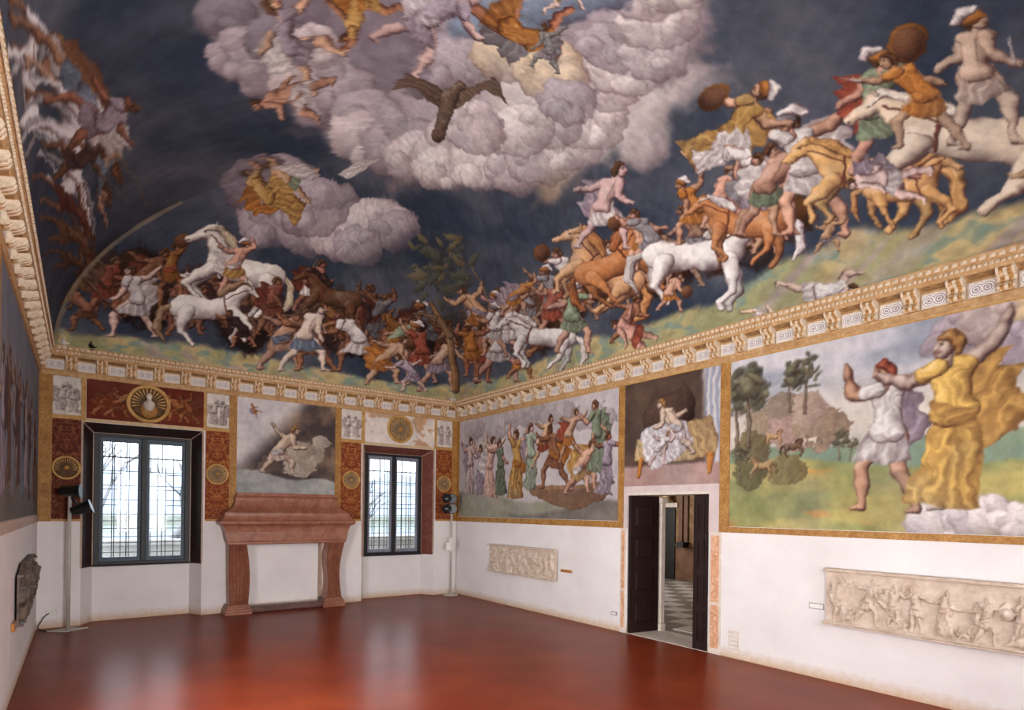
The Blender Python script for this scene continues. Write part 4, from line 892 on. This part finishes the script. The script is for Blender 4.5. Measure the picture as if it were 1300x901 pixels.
# left wall
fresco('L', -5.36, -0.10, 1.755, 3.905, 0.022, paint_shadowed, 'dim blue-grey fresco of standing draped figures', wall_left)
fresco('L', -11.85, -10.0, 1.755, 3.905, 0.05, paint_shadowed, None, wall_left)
for a, b in ((-0.10, 0.0), (-5.44, -5.36), (-10.0, -9.88)): strip(wall_left, 'L', a, b, 1.645, 3.906)
for a, b in ((-5.36, -0.10), (-11.85, -10.0)): strip(wall_left, 'L', a, b, 1.645, 1.75, 'stone_band', 0.02)

# roundels: ring, radiating shell, boss
def roundel(x, z, r, dark, label, boss=True):
    root = bpy.data.objects.new('roundel', None); COL.objects.link(root); root.parent = wall_back; root.location = (x, 0, z); root['label'] = label
    ax = (0, -1, 0)
    obj('ring', MB().lathe([(r*.82, 0.004), (r*.82, 0.022), (r*.86, 0.032), (r*.91, 0.024), (r*.95, 0.034), (r, 0.022), (r, 0.004)], (0, 0, 0), ax, 40).mesh('ring'), M['gilt_plain'], root)
    n = 56; rings = []
    for k, t in enumerate(np.linspace(.05, .83, 7)):
        rings.append([(r*t*math.cos(2*math.pi*i/n), -(0.010+0.016*(1-t)+0.010*t*(1 if i % 4 in (0, 1) else -.7)), r*t*math.sin(2*math.pi*i/n)) for i in range(n)])
    obj('shell', MB().loft(rings, True, True).mesh('shell'), M['shell_dark'] if dark else M['shell'], root)
    mb = MB(); nr_ = 26
    for i in range(nr_):
        a = 2*math.pi*i/nr_; d = 0.055; r0, r1 = r*.38, r*.78
        if dark and 3.6 < a < 5.8: continue
        mb.prism([(r0*math.cos(a), -0.022, r0*math.sin(a)), (r1*math.cos(a-d), -0.024, r1*math.sin(a-d)), (r1*math.cos(a+d), -0.024, r1*math.sin(a+d))], (0, -0.006, 0))
    mb.build('rays', M['gilt_plain'], None).parent = root
    if boss: obj('boss', MB().lathe([(r*.20, 0.015), (r*.19, 0.035), (r*.10, 0.048), (0.004, 0.050)], (0, 0, 0), ax, 20).mesh('boss'), M['gilt'], root)
    else:
        obj('leaf_swag', MB().lathe([(r*.42, 0.012), (r*.40, 0.05), (r*.25, 0.07), (0.005, 0.075)], (0, 0, -r*.36), ax, 18).mesh('leaf_swag'), M['gilt'], root)
        bust = MB(); bust.lathe([(0.004, -0.10), (0.05, -0.08), (0.09, 0.0), (0.08, 0.05), (0.035, 0.08), (0.03, 0.10), (0.045, 0.13), (0.045, 0.17), (0.02, 0.2), (0.004, 0.2)], (0, -0.07, -r*.10), (0, 0, 1), 16)
        obj('white_ornament', bust.mesh('white_ornament'), M['stone_pale'], root)
M['shell'] = mat_mottle('shell_stucco', (104, 86, 66), (142, 122, 98), 12, 0.7, 0.3)
M['shell_dark'] = mat_mottle('dark_shell_stucco', (70, 48, 32), (112, 82, 50), 12, 0.7, 0.3)
roundel(-6.0, 3.60, 0.315, True, 'shell roundel with a white ornament above the blue-framed window', False)
roundel(-1.43, 3.61, 0.30, False, 'large grey shell roundel with an ochre boss above the black-framed window')
for x, d in ((-7.08, True), (-4.955, False), (-2.497, False), (-0.345, False)): roundel(x, 2.48, 0.185, d, 'small shell roundel on a red panel')

# ------------------------------------------------------------------ windows
def quad_slab(pts, t):
    """a quad with a small thickness along its normal"""
    v = [Vector(p) for p in pts]; n = (v[1]-v[0]).cross(v[3]-v[0]).normalized()*t
    return MB().prism([tuple(p) for p in v], tuple(n))
def make_window(idx, a, b, marble, sash_mat, frame_mat, label):
    ia, ib, it = a+INS, b-INS, NICHE_Z-0.13
    root = tag(bpy.data.objects.new('window_%d' % idx, None), label, kind='structure'); COL.objects.link(root)
    # marble facing of the splayed reveals, pale stone edges
    e = 0.004
    quad_slab([(a+e, 0, SILL-.02), (a+e, 0, NICHE_Z), (ia+e, NDEP, it), (ia+e, NDEP, SILL-.02)], 0.006).build('reveal_facing', M[marble], root)
    quad_slab([(b-e, 0, NICHE_Z), (b-e, 0, SILL-.02), (ib-e, NDEP, SILL-.02), (ib-e, NDEP, it)], 0.006).build('reveal_facing', M[marble], root)
    quad_slab([(a, 0, NICHE_Z-e), (b, 0, NICHE_Z-e), (ib, NDEP, it-e), (ia, NDEP, it-e)], 0.006).build('reveal_facing', M[marble], root)
    def bar(p, q, w=0.018): return MB().tube([p, q], w, 4, False)
    for p, q in (((a, -.004, SILL), (a, -.004, NICHE_Z)), ((b, -.004, SILL), (b, -.004, NICHE_Z)), ((ia, NDEP-.012, SILL), (ia, NDEP-.012, it)), ((ib, NDEP-.012, SILL), (ib, NDEP-.012, it)),
                 ((ia, NDEP-.012, it), (ib, NDEP-.012, it)), ((a, 0, NICHE_Z), (ia, NDEP-.01, it)), ((b, 0, NICHE_Z), (ib, NDEP-.01, it))):
        bar(p, q).build('stone_edging', M['stone_band'], root)
    # outer frame
    y0, y1 = NDEP-0.03, NDEP+0.05; fw = 0.08; c = (ia+ib)/2; z0, z1 = SILL, it-0.002
    fa, fb = ia+0.004, ib-0.004
    bevel(MB().box(fa, y0, z0, fa+fw, y1, z1).build('frame_stile', M[frame_mat], root), .006); bevel(MB().box(fb-fw, y0, z0, fb, y1, z1).build('frame_stile', M[frame_mat], root), .006)
    bevel(MB().box(fa+fw, y0, z0, fb-fw, y1, z0+0.05).build('frame_rail', M[frame_mat], root), .006); bevel(MB().box(fa+fw, y0, z1-0.055, fb-fw, y1, z1).build('frame_rail', M[frame_mat], root), .006)
    bevel(MB().box(c-0.036, y0-0.02, z0+0.05, c+0.036, y1, z1-0.055).build('mullion', M['black_frame'], root), .006)
    for s0, s1 in ((fa+fw, c-0.036), (c+0.036, fb-fw)):
        sw = 0.05; g0, g1, h0, h1 = s0+sw, s1-sw, z0+0.05+0.07, z1-0.055-0.075
        mb = MB().box(s0, NDEP, z0+0.05, g0, NDEP+.04, z1-.055).box(g1, NDEP, z0+.05, s1, NDEP+.04, z1-.055).box(g0, NDEP, z0+.05, g1, NDEP+.04, h0).box(g0, NDEP, h1, g1, NDEP+.04, z1-.055)
        sash = mb.build('sash', M[sash_mat], root)
        nc, nr_ = 4, 8
        for i in range(nc):
            for j in range(nr_):
                x0 = g0+(g1-g0)*i/nc; x1 = g0+(g1-g0)*(i+1)/nc; q0 = h0+(h1-h0)*j/nr_; q1 = h0+(h1-h0)*(j+1)/nr_
                MB().box(x0+.004, NDEP+.016, q0+.004, x1-.004, NDEP+.019, q1-.004).build('pane', M['glass'], sash)
        for i in range(1, nc): x0 = g0+(g1-g0)*i/nc; MB().box(x0-.006, NDEP+.008, h0, x0+.006, NDEP+.026, h1).build('glazing_bar', M['iron'], sash)
        for j in range(1, nr_): q0 = h0+(h1-h0)*j/nr_; MB().box(g0, NDEP+.008, q0-.006, g1, NDEP+.026, q0+.006).build('glazing_bar', M['iron'], sash)
    # iron grille outside
    gr = MB().box(ia, WT-.06, SILL+.02, ib, WT-.05, SILL+.03).build('grille', M['iron'], root)
    k = 0; x = ia+0.12
    while x < ib-.05: MB().tube([(x, WT-.055, SILL), (x, WT-.055, it)], .008, 6).build('grille_bar', M['iron'], gr); x += 0.175
    z = SILL+.18
    while z < it-.05: MB().tube([(ia, WT-.055, z), (ib, WT-.055, z)], .007, 6).build('grille_bar', M['iron'], gr); z += 0.27
    bevel(MB().box(ia, NDEP-.07, SILL-.025, ib, NDEP+.06, SILL).build('window_sill', M['black_frame'] if idx == 2 else M['jamb_dark'], root), .005)
    return root
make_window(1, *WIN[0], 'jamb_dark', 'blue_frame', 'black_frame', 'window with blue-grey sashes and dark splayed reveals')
make_window(2, *WIN[1], 'jamb_red', 'grey_frame', 'black_frame', 'window with black frame and red marble splayed reveals')

# ------------------------------------------------------------------ outside the windows
tag(fix_normals(MB().box(-14, 3.0, -6.5, 9, 3.4, 1.08).box(-14, 2.94, 1.08, 9, 3.46, 1.18).build('parapet_wall', M['parapet'])), 'grey stone parapet outside the windows', 'parapet')
structure('ground_outside', MB().box(-14, WT, -0.2, 9, 3.0, -0.05), M['grass'], 'bare terrace outside the windows')
structure('lake', MB().box(-400, 30, -7.2, 400, 420, -7.0), M['water'], 'pale lake beyond the parapet')
nx_ = 240; xs_ = np.linspace(-220, 330, nx_); rows = [(318, -7.0), (326, 6.0), (336, 11.0), (352, 19.0), (366, 23.0), (390, 14.0)]
Vt = np.array([(x, y, z if k == 0 else z*(.55+.9*float(fbm(np.array([x*.035+k*3]), np.array([k*2.0]), 5, 5)[0]))) for k, (y, z) in enumerate(rows) for x in xs_])
tag(obj('far_treeline', grid_mesh('far_treeline', Vt, nx_, len(rows), None, False, True), M['shore']), 'hazy far bank of trees across the lake', 'trees', kind='stuff')
tag(MB().box(-300, 300, -7, 400, 345, -2.5).build('far_bank', M['grass']), 'low far bank of the lake', 'bank', kind='structure')
def bare_tree(loc, h, seed, label):
    root = empty('bare_tree', loc, label, 'tree', 'bare trees outside the windows'); g = random.Random(seed); mb = MB(); tw = MB()
    def grow(p, d, l, r, lev):
        q = p+d*l; (mb if lev < 2 else tw).tube([p, q], [r, r*.65], 5 if lev < 2 else 3)
        if lev < 5:
            for _ in range(3 if lev < 4 else 2):
                nd = (d+Vector((g.uniform(-.7, .7), g.uniform(-.7, .7), g.uniform(-.15, .45)))).normalized(); grow(q, nd, l*g.uniform(.62, .8), r*.6, lev+1)
    grow(Vector((0, 0, 0)), Vector((0, 0, 1)), h*.3, h*.03, 0)
    obj('trunk', mb.mesh('trunk'), M['twig'], root); tag(obj('twigs', tw.mesh('twigs'), M['twig'], root), kind='stuff')
bare_tree((-5.6, 17.0, -6.5), 13.0, 4, 'bare winter tree seen through the blue-framed window')
bare_tree((4.6, 20.0, -6.5), 11.0, 9, 'bare winter tree seen through the black-framed window')
structure('bank_below', MB().box(-60, 3.4, -7.4, 60, 32, -6.45), M['grass'], 'grassy slope below the parapet')

# ------------------------------------------------------------------ fireplace
FC = -3.765
fp = empty('fireplace', (FC, 0, 0), 'red marble fireplace with curved hood between the two windows', 'fireplace')
def rect(hw, d, z): return [(FC-hw, 0, z), (FC-hw, -d, z), (FC+hw, -d, z), (FC+hw, 0, z)]
# hood: ogee tapering to the wall
hood = [(1.12, .36, 1.74), (1.115, .355, 1.80), (1.05, .31, 1.84), (.985, .26, 1.88), (.945, .22, 1.93), (.925, .20, 1.99), (.915, .19, 2.04), (.915, .19, 2.06)]
MB().loft([rect(*h) for h in hood], True, False).build('hood', M['red_marble'], fp)
hp = MB().loft([rect(.915, .19, 2.06), rect(.93, .205, 2.07), rect(.935, .21, 2.09), rect(.92, .195, 2.10), rect(.89, .17, 2.11), rect(.885, .165, 2.15), rect(.89, .17, 2.155), rect(.89, .17, 2.165)], True).build('hood_top', M['red_marble'], fp)
MB().loft([rect(1.12, .34, 1.52), rect(1.135, .36, 1.56), rect(1.18, .40, 1.585), rect(1.205, .43, 1.61), rect(1.21, .435, 1.65), rect(1.19, .41, 1.665), rect(1.16, .39, 1.69), rect(1.13, .37, 1.74)], True).build('mantel_shelf', M['red_marble'], fp)
MB().loft([rect(1.04, .33, 1.235), rect(1.05, .34, 1.25), rect(1.05, .34, 1.275), rect(1.065, .345, 1.285), rect(1.065, .335, 1.30), rect(1.085, .325, 1.36), rect(1.10, .33, 1.46), rect(1.12, .34, 1.52)], True).build('lintel', M['red_marble'], fp)
for s in (-1, 1):
    # console leg: its width swells towards the top in an S
    zs = np.linspace(0.17, 1.24, 15); rings = []
    for z in zs:
        t = (z-.17)/1.07; out = 1.04-.10*(1-sstep(0, 1, t)) if s == 1 else 1.04-.02*(1-t)
        inn = .74+.0*t+(.05*math.sin(t*math.pi) if s == 1 else -.02+.03*t-.05*math.sin(t*math.pi)); dep = .33-.06*math.sin(t*math.pi)
        if s == 1: inn = .74-.06*(1-t)+.03*math.sin(t*math.pi*2); out = .98-.06*math.sin((1-t)*math.pi)*.8+.05*t
        xa, xb = FC+s*inn, FC+s*out
        ring = [(xa, 0, z), (xa, -dep, z)]
        for k in range(1, 12): ring.append((xa+(xb-xa)*k/12, -dep+(0.04 if k % 2 else 0), z))
        ring += [(xb, -dep, z), (xb, 0, z)]
        rings.append(ring)
    leg = MB().loft(rings, True).build('jamb', M['red_marble'], fp); fix_normals(leg)
    x0, x1 = (.66, 1.0) if s == 1 else (.70, 1.06); base = MB()
    for dz0, dz1, g in ((0, .05, .045), (.05, .10, .035), (.10, .135, .02), (.135, .17, .005)): base.box(FC+s*(x0-g), 0, dz0, FC+s*(x1+g), -.33-g, dz1)
    bevel(base.build('jamb_base', M['red_marble'], fp), .008)
bevel(MB().box(FC-.74, 0, 0, FC+.70, -.26, .10).build('hearth_curb', M['hearth'], fp), .02)
MB().box(FC+.62, -.18, .085, FC+.70, -.02, .17).build('hearth_block', M['relief_dark'], fp)
MB().box(FC+.67, 0.005, .10, FC+.72, .155, 1.22).build('firebox_side', M['stone_band'], fp)

# ------------------------------------------------------------------ floodlights on stands
def make_stand(loc, height, label, heads, box_z=None, round_base=False):
    root = empty('floodlight_stand', loc, label, 'floodlight', 'floodlight stands in the corners of the window wall')
    x, y, _ = loc
    if round_base: MB().lathe([(.17, 0), (.17, .012), (.03, .03), (.028, .06), (.01, .06)], (x, y, 0), (0, 0, 1), 28).build('base', M['pole'], root)
    else: bevel(MB().prism([(x-.25, y-.02, 0), (x-.02, y-.17, 0), (x+.25, y+.02, 0), (x+.02, y+.17, 0)], (0, 0, .018)).build('base', M['pole'], root), .004)
    MB().lathe([(.024, .018), (.024, height), (.010, height+.005)], (x, y, 0), (0, 0, 1), 14).build('pole', M['pole'], root)
    if box_z:
        bx = bevel(MB().box(x-.085, y-.06, box_z-.15, x+.075, y+.01, box_z+.15).build('control_box', M['white_plastic'], root), .01)
        MB().box(x-.03, y-.066, box_z-.10, x+.06, y-.06, box_z+.06).build('cover', M['label_white'], bx)
    for (dx, dy, dz, tgt, pw) in heads:
        p = Vector((x+dx, y+dy, height+dz)); d = (Vector(tgt)-p).normalized()
        hd = MB().lathe([(.03, -.15), (.06, -.145), (.075, -.09), (.082, .0), (.10, .09), (.11, .10), (.11, .115), (.10, .115)], p, d, 24).build('lamp_head', M['black_metal'], root)
        MB().lathe([(.098, .108), (.10, .113), (.004, .116)], p, d, 24).build('lens', M['lamp_glass'], hd)
        for k in range(3): MB().lathe([(.079, -.10+k*.03), (.092, -.098+k*.03), (.092, -.088+k*.03), (.079, -.086+k*.03)], p, d, 24).build('cooling_fin', M['black_metal'], hd)
        MB().tube([(x, y, height-.02), tuple(p-d*.02)], .016, 8).build('bracket', M['black_metal'], root)
        if pw:
            ld = bpy.data.lights.new('floodlight_beam', 'SPOT'); ld.energy = pw; ld.spot_size = math.radians(150); ld.spot_blend = 1.0; ld.shadow_soft_size = .10; ld.color = (1.0, .93, .82)
            lo = bpy.data.objects.new('floodlight_beam', ld); COL.objects.link(lo); lo.parent = root
            lo.location = p+d*.14-Vector(loc); lo.rotation_euler = d.to_track_quat('-Z', 'Y').to_euler()
    return root
st1 = make_stand((-7.03, -0.33, 0), 2.05, 'pale pole with two black floodlights beside the blue-framed window', [(.02, -.03, .06, (-3.2, -1.2, 2.2), 0), (.16, -.05, -.20, (-3.0, -1.0, 3.2), 0)])
st2 = make_stand((-0.26, -0.22, 0), 2.02, 'white pole with black floodlights and a control box beside the black-framed window', [(-.02, -.04, .12, (-4.6, -8.5, 2.6), 0), (-.02, -.05, -.10, (-3.8, -7.0, 2.0), 0)], 1.13, True)
# cables and sockets
tag(MB().tube([(-7.295, -.33, .010), (-7.33, -.22, .010), (-7.38, -.14, .010), (-7.40, -.10, .05), (-7.33, -.03, .18), (-7.27, -.015, .235)], .008, 6).build('power_cable', M['black_metal']), 'black cable from the floodlight up to the double socket', 'cable')
so = empty('wall_socket', (-7.24, 0, .235), 'white double wall socket near the floodlight base', 'socket')
bevel(MB().box(-7.31, 0, .20, -7.17, -.012, .27).build('plate', M['white_plastic'], so), .003)
for dx in (-.035, .035): MB().lathe([(.022, .012), (.022, .02), (.016, .02), (.004, .014)], (-7.24+dx, 0, .235), (0, -1, 0), 14).build('outlet', M['label_white'], so)
cb = [(-.075, -.2, .012), (-.065, -.16, .012)]+[(-.045-.03*math.cos(t)*.8, -.06, .10+.09*math.sin(t)) for t in np.linspace(-1.2, 4.0, 12)]
tag(MB().tube(cb, .006, 6).build('power_cable', M['white_plastic']), 'thin white cable looped in the corner of the room', 'cable')
tag(bevel(MB().box(0, -4.86, .245, -.014, -4.985, .30).build('floor_socket', M['grey_frame']), .003), 'small grey socket plate low beside the doorway', 'socket')
MB().box(-.014, -4.875, .258, -.017, -4.97, .288).build('insert', M['label_white'], bpy.data.objects['floor_socket'])
vt = tag(bevel(MB().box(0, -6.97, .11, -.006, -7.12, .36).build('vent_cover', M['stone_pale']), .002), 'pale vent cover low on the wall right of the doorway', 'vent')
for k in range(4): MB().box(-.006, -6.985, .13+k*.055, -.010, -7.105, .155+k*.055).build('slat', M['white_plastic'], vt)

# small devices on the cornice
dv = empty('motion_sensor', (-.22, -.13, 4.335), 'small white box on the cornice in the corner', 'sensor')
bevel(MB().box(-.29, -.19, 4.325, -.17, -.12, 4.385).build('housing', M['white_plastic'], dv), .006); MB().lathe([(.02, 0), (.016, .012), (.004, .016)], (-.23, -.19, 4.355), (0, -1, 0), 12).build('lens', M['grey_frame'], dv)
dv = empty('loudspeaker', (-.10, -.14, 4.33), 'small black speaker on the cornice in the corner', 'speaker')
bevel(MB().box(-.135, -.19, 4.325, -.065, -.12, 4.43).build('housing', M['black_metal'], dv), .006); MB().lathe([(.024, 0), (.022, .004), (.004, .001)], (-.10, -.19, 4.385), (0, -1, 0), 14).build('grille', M['black_frame'], dv)
for x, m_, lb in ((-7.12, 'white_plastic', 'small white spotlight on the cornice by the dim corner'), (-6.78, 'black_metal', 'small black spotlight on the cornice above the blue-framed window')):
    dv = empty('cornice_spotlight', (x, -.15, 4.325), lb, 'spotlight')
    MB().lathe([(.02, -.06), (.045, -.05), (.055, .05), (.05, .055), (.03, .03)], (x, -.15, 4.40), (.5, -.6, .4), 16).build('lamp_head', M[m_], dv); MB().lathe([(.05, 0), (.05, .01), (.012, .015), (.012, .06)], (x, -.15, 4.325), (0, 0, 1), 14).build('foot', M[m_], dv)

# ------------------------------------------------------------------ carved reliefs
def relief_mesh(w, h, res, seed, thick, nfig, irregular=False, rim=0.035):
    nu = int(w/res)+1; nv = int(h/res)+1; u, v = np.meshgrid(np.linspace(0, w, nu), np.linspace(0, h, nv)); u = u.ravel(); v = v.ravel()
    cv = Canvas(u, v, True); rg = random.Random(seed); hf = h*.86
    for k in range(nfig):
        x = w*(k+.5)/nfig+rg.uniform(-.04, .04)
        stamp(cv, x, h*.05+rg.uniform(0, .05)*h, hf*rg.uniform(.85, 1.0), F(SK, WH, WH, rg.choice(['stand', 'walk', 'lunge', 'fight']), rg.choice(['', '', 'cape', 'shield']), None, rg.random() < .4), 0, rg.random() < .5, seed+k)
    for k in range(0, nfig, 2):
        stamp(cv, w*(k+.95)/nfig, h*.05, hf*rg.uniform(.35, .5), F(SK, WH, WH, 'crouch', 'cape'), 0, rg.random() < .5, seed+50+k)
    z = cv.C[:, 0]*hf*1.5; z = np.clip(z, 0, 0.08)*.95+0.008*fbm(u*14, v*14, seed, 3)
    e = np.minimum(v, h-v); z = np.where(e < rim, 0.075-0.012*np.sin(e/rim*6), z)
    lo = np.full_like(v, 0.0); hi = np.full_like(v, h)
    if irregular:
        z = np.where(e < rim, 0.028+.02*fbm(u*9, v*9, seed+2, 3), z)
        vv = v.copy(); left = .06*h*fbm(v*7, v*0, seed+5, 3); s = u/w
        hi = h*(1-.10*sstep(.75, 1, s)-.14*sstep(.0, .25, .25-s)-.05*fbm(u*6, u*0, seed+6, 3)); lo = h*(.0+.34*sstep(.45, 1, s)*s+.06*fbm(u*5, u*0+4, seed+7, 3)); v = lo+(hi-lo)*vv/h
        u = u+left*(1-s)-.12*w*s*np.abs(vv/h-.55)
    return u, v, z, nu, nv
def relief(name, parent_loc, fn, w, h, res, seed, thick, nfig, mat, label, cat, irregular=False, rim=0.035):
    u, v, z, nu, nv = relief_mesh(w, h, res, seed, thick, nfig, irregular, rim)
    root = empty(name, parent_loc, label, cat)
    Pf = np.array([fn(a, b, thick-.07+c) for a, b, c in zip(u, v, z)])-np.array(parent_loc)
    obj('carved_face', grid_mesh('carved_face', Pf, nu, nv), mat, root)
    # the slab's sides and back
    idx = list(range(nu))+[r*nu+nu-1 for r in range(1, nv)]+[(nv-1)*nu+c for c in range(nu-2, -1, -1)]+[r*nu for r in range(nv-2, 0, -1)]
    fr = [tuple(Pf[i]) for i in idx]; bk = [tuple(np.array(fn(u[i], v[i], 0.022))-np.array(parent_loc)) for i in idx]
    obj('slab', MB().loft([fr, bk], False).mesh('slab'), mat, root)
    return root
relief('carved_relief', (0, -2.5, .645), lambda a, b, c: (-c, -1.445-a, .645+b), 2.1, .565, .010, 11, .12, 11, M['relief'], 'small carved marble relief of crowded figures near the corner of the room', 'relief')
relief('carved_relief', (0, -9.4, .66), lambda a, b, c: (-c, -8.235-a, .66+b), 2.35, .635, .0065, 37, .12, 9, M['relief'], 'long carved marble relief of standing figures beneath the meadow fresco', 'relief')
relief('stone_fragment', (-W, -2.5, .63), lambda a, b, c: (-W+c, -3.73+a, .63+b), 2.45, .66, .012, 61, .105, 8, M['relief_dark'], 'dark broken stone fragment with carving on the left dado', 'relief', True)
# museum labels
tag(bevel(MB().box(0, -3.66, .825, -.05, -3.92, .872).build('museum_label', M['label_brass']), .006), 'small brown label beside the small carved relief', 'label')
lb_ = empty('museum_label', (0, -8.11, .80), 'small white label beside the long carved relief', 'label')
bevel(MB().box(0, -8.03, .806, -.012, -8.185, .858).build('card', M['label_white'], lb_), .003); MB().box(0, -8.022, .798, -.006, -8.193, .866).build('mount', M['grey_frame'], lb_)
tag(bevel(MB().box(-W, -4.02, .66, -W+.03, -3.80, .74).build('museum_label', M['label_brass']), .006), 'small orange-brown label beside the broken stone fragment', 'label')

# ------------------------------------------------------------------ doorway, door leaves
door = tag(bpy.data.objects.new('door_1', None), 'dark wooden double door standing open in the doorway', kind='structure'); COL.objects.link(door)
def leaf(p, q, z1, t, npan, name):
    p, q = Vector(p), Vector(q); w = (q-p).length; ang = math.atan2(q.y-p.y, q.x-p.x)
    o = obj(name, MB().box(0, -t/2, .012, w, t/2, z1).mesh(name), M['walnut'], door); o.location = (p.x, p.y, 0); o.rotation_euler = (0, 0, ang); bevel(o, .006)
    hs = np.linspace(.09, z1-.06, npan+1)
    for k in range(npan):
        for s in (-1, 1):
            a, b = hs[k]+.03, hs[k+1]-.05; mb = MB()
            for x0, x1, c0, c1 in ((.05, w-.05, a, a+.03), (.05, w-.05, b-.03, b), (.05, .08, a+.03, b-.03), (w-.08, w-.05, a+.03, b-.03)): mb.box(x0, s*t/2, c0, x1, s*(t/2+.014), c1)
            obj('panel_molding', mb.mesh('panel_molding'), M['walnut'], o)
            if w > .3: obj('panel', bm_pan(.10, w-.10, a+.05, b-.05, s, t).mesh('panel'), M['walnut'], o)
    return o
def bm_pan(x0, x1, z0, z1, s, t):
    i = .03; return MB().loft([[(x0, s*t/2, z0), (x1, s*t/2, z0), (x1, s*t/2, z1), (x0, s*t/2, z1)], [(x0+i, s*(t/2+.012), z0+i), (x1-i, s*(t/2+.012), z0+i), (x1-i, s*(t/2+.012), z1-i), (x0+i, s*(t/2+.012), z1-i)]], True)
leaf((0.0, -5.225, 0), (.555, -5.325, 0), 2.155, .05, 4, 'door_leaf')
leaf((.012, -6.645, 0), (.005, -6.415, 0), 2.155, .045, 4, 'door_leaf')
leaf((.07, -6.635, 0), (.065, -6.43, 0), 2.155, .045, 4, 'door_leaf')
strip(wall_right, 'R', D1+.0, D0, DZ-.004, DZ+.035, 'stone_pale', .012, 'door_lintel_edge')
tr = tag(fix_normals(MB().box(.56, -5.40, 0, .68, D1-.06, .12).box(.57, -5.385, .12, .67, D1-.06, 2.05).box(.55, -5.41, 2.05, .69, D1-.06, 2.14).build('trim_5', M['stone_pale'])), 'white stone jamb with a moulded foot behind the open door leaf', kind='structure')
bevel(tr, .012)
structure('trim_6', MB().box(-.002, D0, -.1, WT+.05, D1, .006), M['stone_pale'], 'pale stone threshold of the doorway')

# the room beyond: tiled floor, painted walls, far doorway
FX = 6.7
ff = structure('floor_beyond', MB().box(WT, -8.0, -.25, FX+.3, .9, -.012), M['tile_dark'], 'marble-tiled floor of the next room')
ts = .46; c45 = math.cos(math.pi/4)
tile_me = {m_: local_mesh('floor_tile', MB().prism([(-ts/2+.008, -ts/2+.008, -.014), (ts/2-.008, -ts/2+.008, -.014), (ts/2-.008, ts/2-.008, -.014), (-ts/2+.008, ts/2-.008, -.014)], (0, 0, .016)), M[m_]) for m_ in ('tile_light', 'tile_dark')}
for i in range(-3, 15):
    for j in range(-12, 12):
        x = .9+(i+.5)*ts; y = -4.2+(j)*ts
        if x < WT+ts*.55 or x > FX-ts*.5 or y > .6 or y < -6.8: continue
        # only the tiles in line with the doorway
        s0 = (-5.18-CAM[1])/(0-CAM[0]); s1 = (-6.65-CAM[1])/(0-CAM[0])
        if not (CAM[1]+s1*(x-CAM[0])-1.2 < y < CAM[1]+s0*(x-CAM[0])+1.2): continue
        o = bpy.data.objects.new('floor_tile', tile_me['tile_light' if (i+j) % 2 else 'tile_dark']); COL.objects.link(o); o.parent = ff; o.location = (x, y, 0)
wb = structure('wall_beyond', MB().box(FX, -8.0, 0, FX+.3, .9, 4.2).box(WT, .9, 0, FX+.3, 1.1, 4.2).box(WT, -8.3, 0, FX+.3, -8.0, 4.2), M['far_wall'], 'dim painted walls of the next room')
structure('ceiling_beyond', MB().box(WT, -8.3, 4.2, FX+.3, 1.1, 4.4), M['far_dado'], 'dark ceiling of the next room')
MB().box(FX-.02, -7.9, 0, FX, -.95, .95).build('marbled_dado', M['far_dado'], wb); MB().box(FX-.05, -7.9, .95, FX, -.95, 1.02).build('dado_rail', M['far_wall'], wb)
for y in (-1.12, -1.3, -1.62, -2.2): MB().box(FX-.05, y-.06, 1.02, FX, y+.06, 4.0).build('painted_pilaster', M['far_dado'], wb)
MB().box(FX-.03, -.92, 0, FX, -.35, 2.05).build('dark_doorway', M['far_dark'], wb); MB().box(FX-.07, -1.02, 2.05, FX, -.25, 2.18).build('door_lintel', M['stone_pale'], wb); MB().lathe([(.16, 0), (.2, .05), (.10, .14), (.16, .28), (.12, .4), (.02, .46)], (FX-.14, -.72, 2.18), (0, 0, 1), 18).build('bust', M['gilt_pale'], wb)  # flat dark slab stands in for shade inside the door opening
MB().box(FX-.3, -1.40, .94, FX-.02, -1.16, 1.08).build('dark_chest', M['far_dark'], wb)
# area light added to brighten the next room, which has no window
added_daylight((3.4, .8, 2.2), (-HPI, 0, 0), 1.6, 2.2, 190)
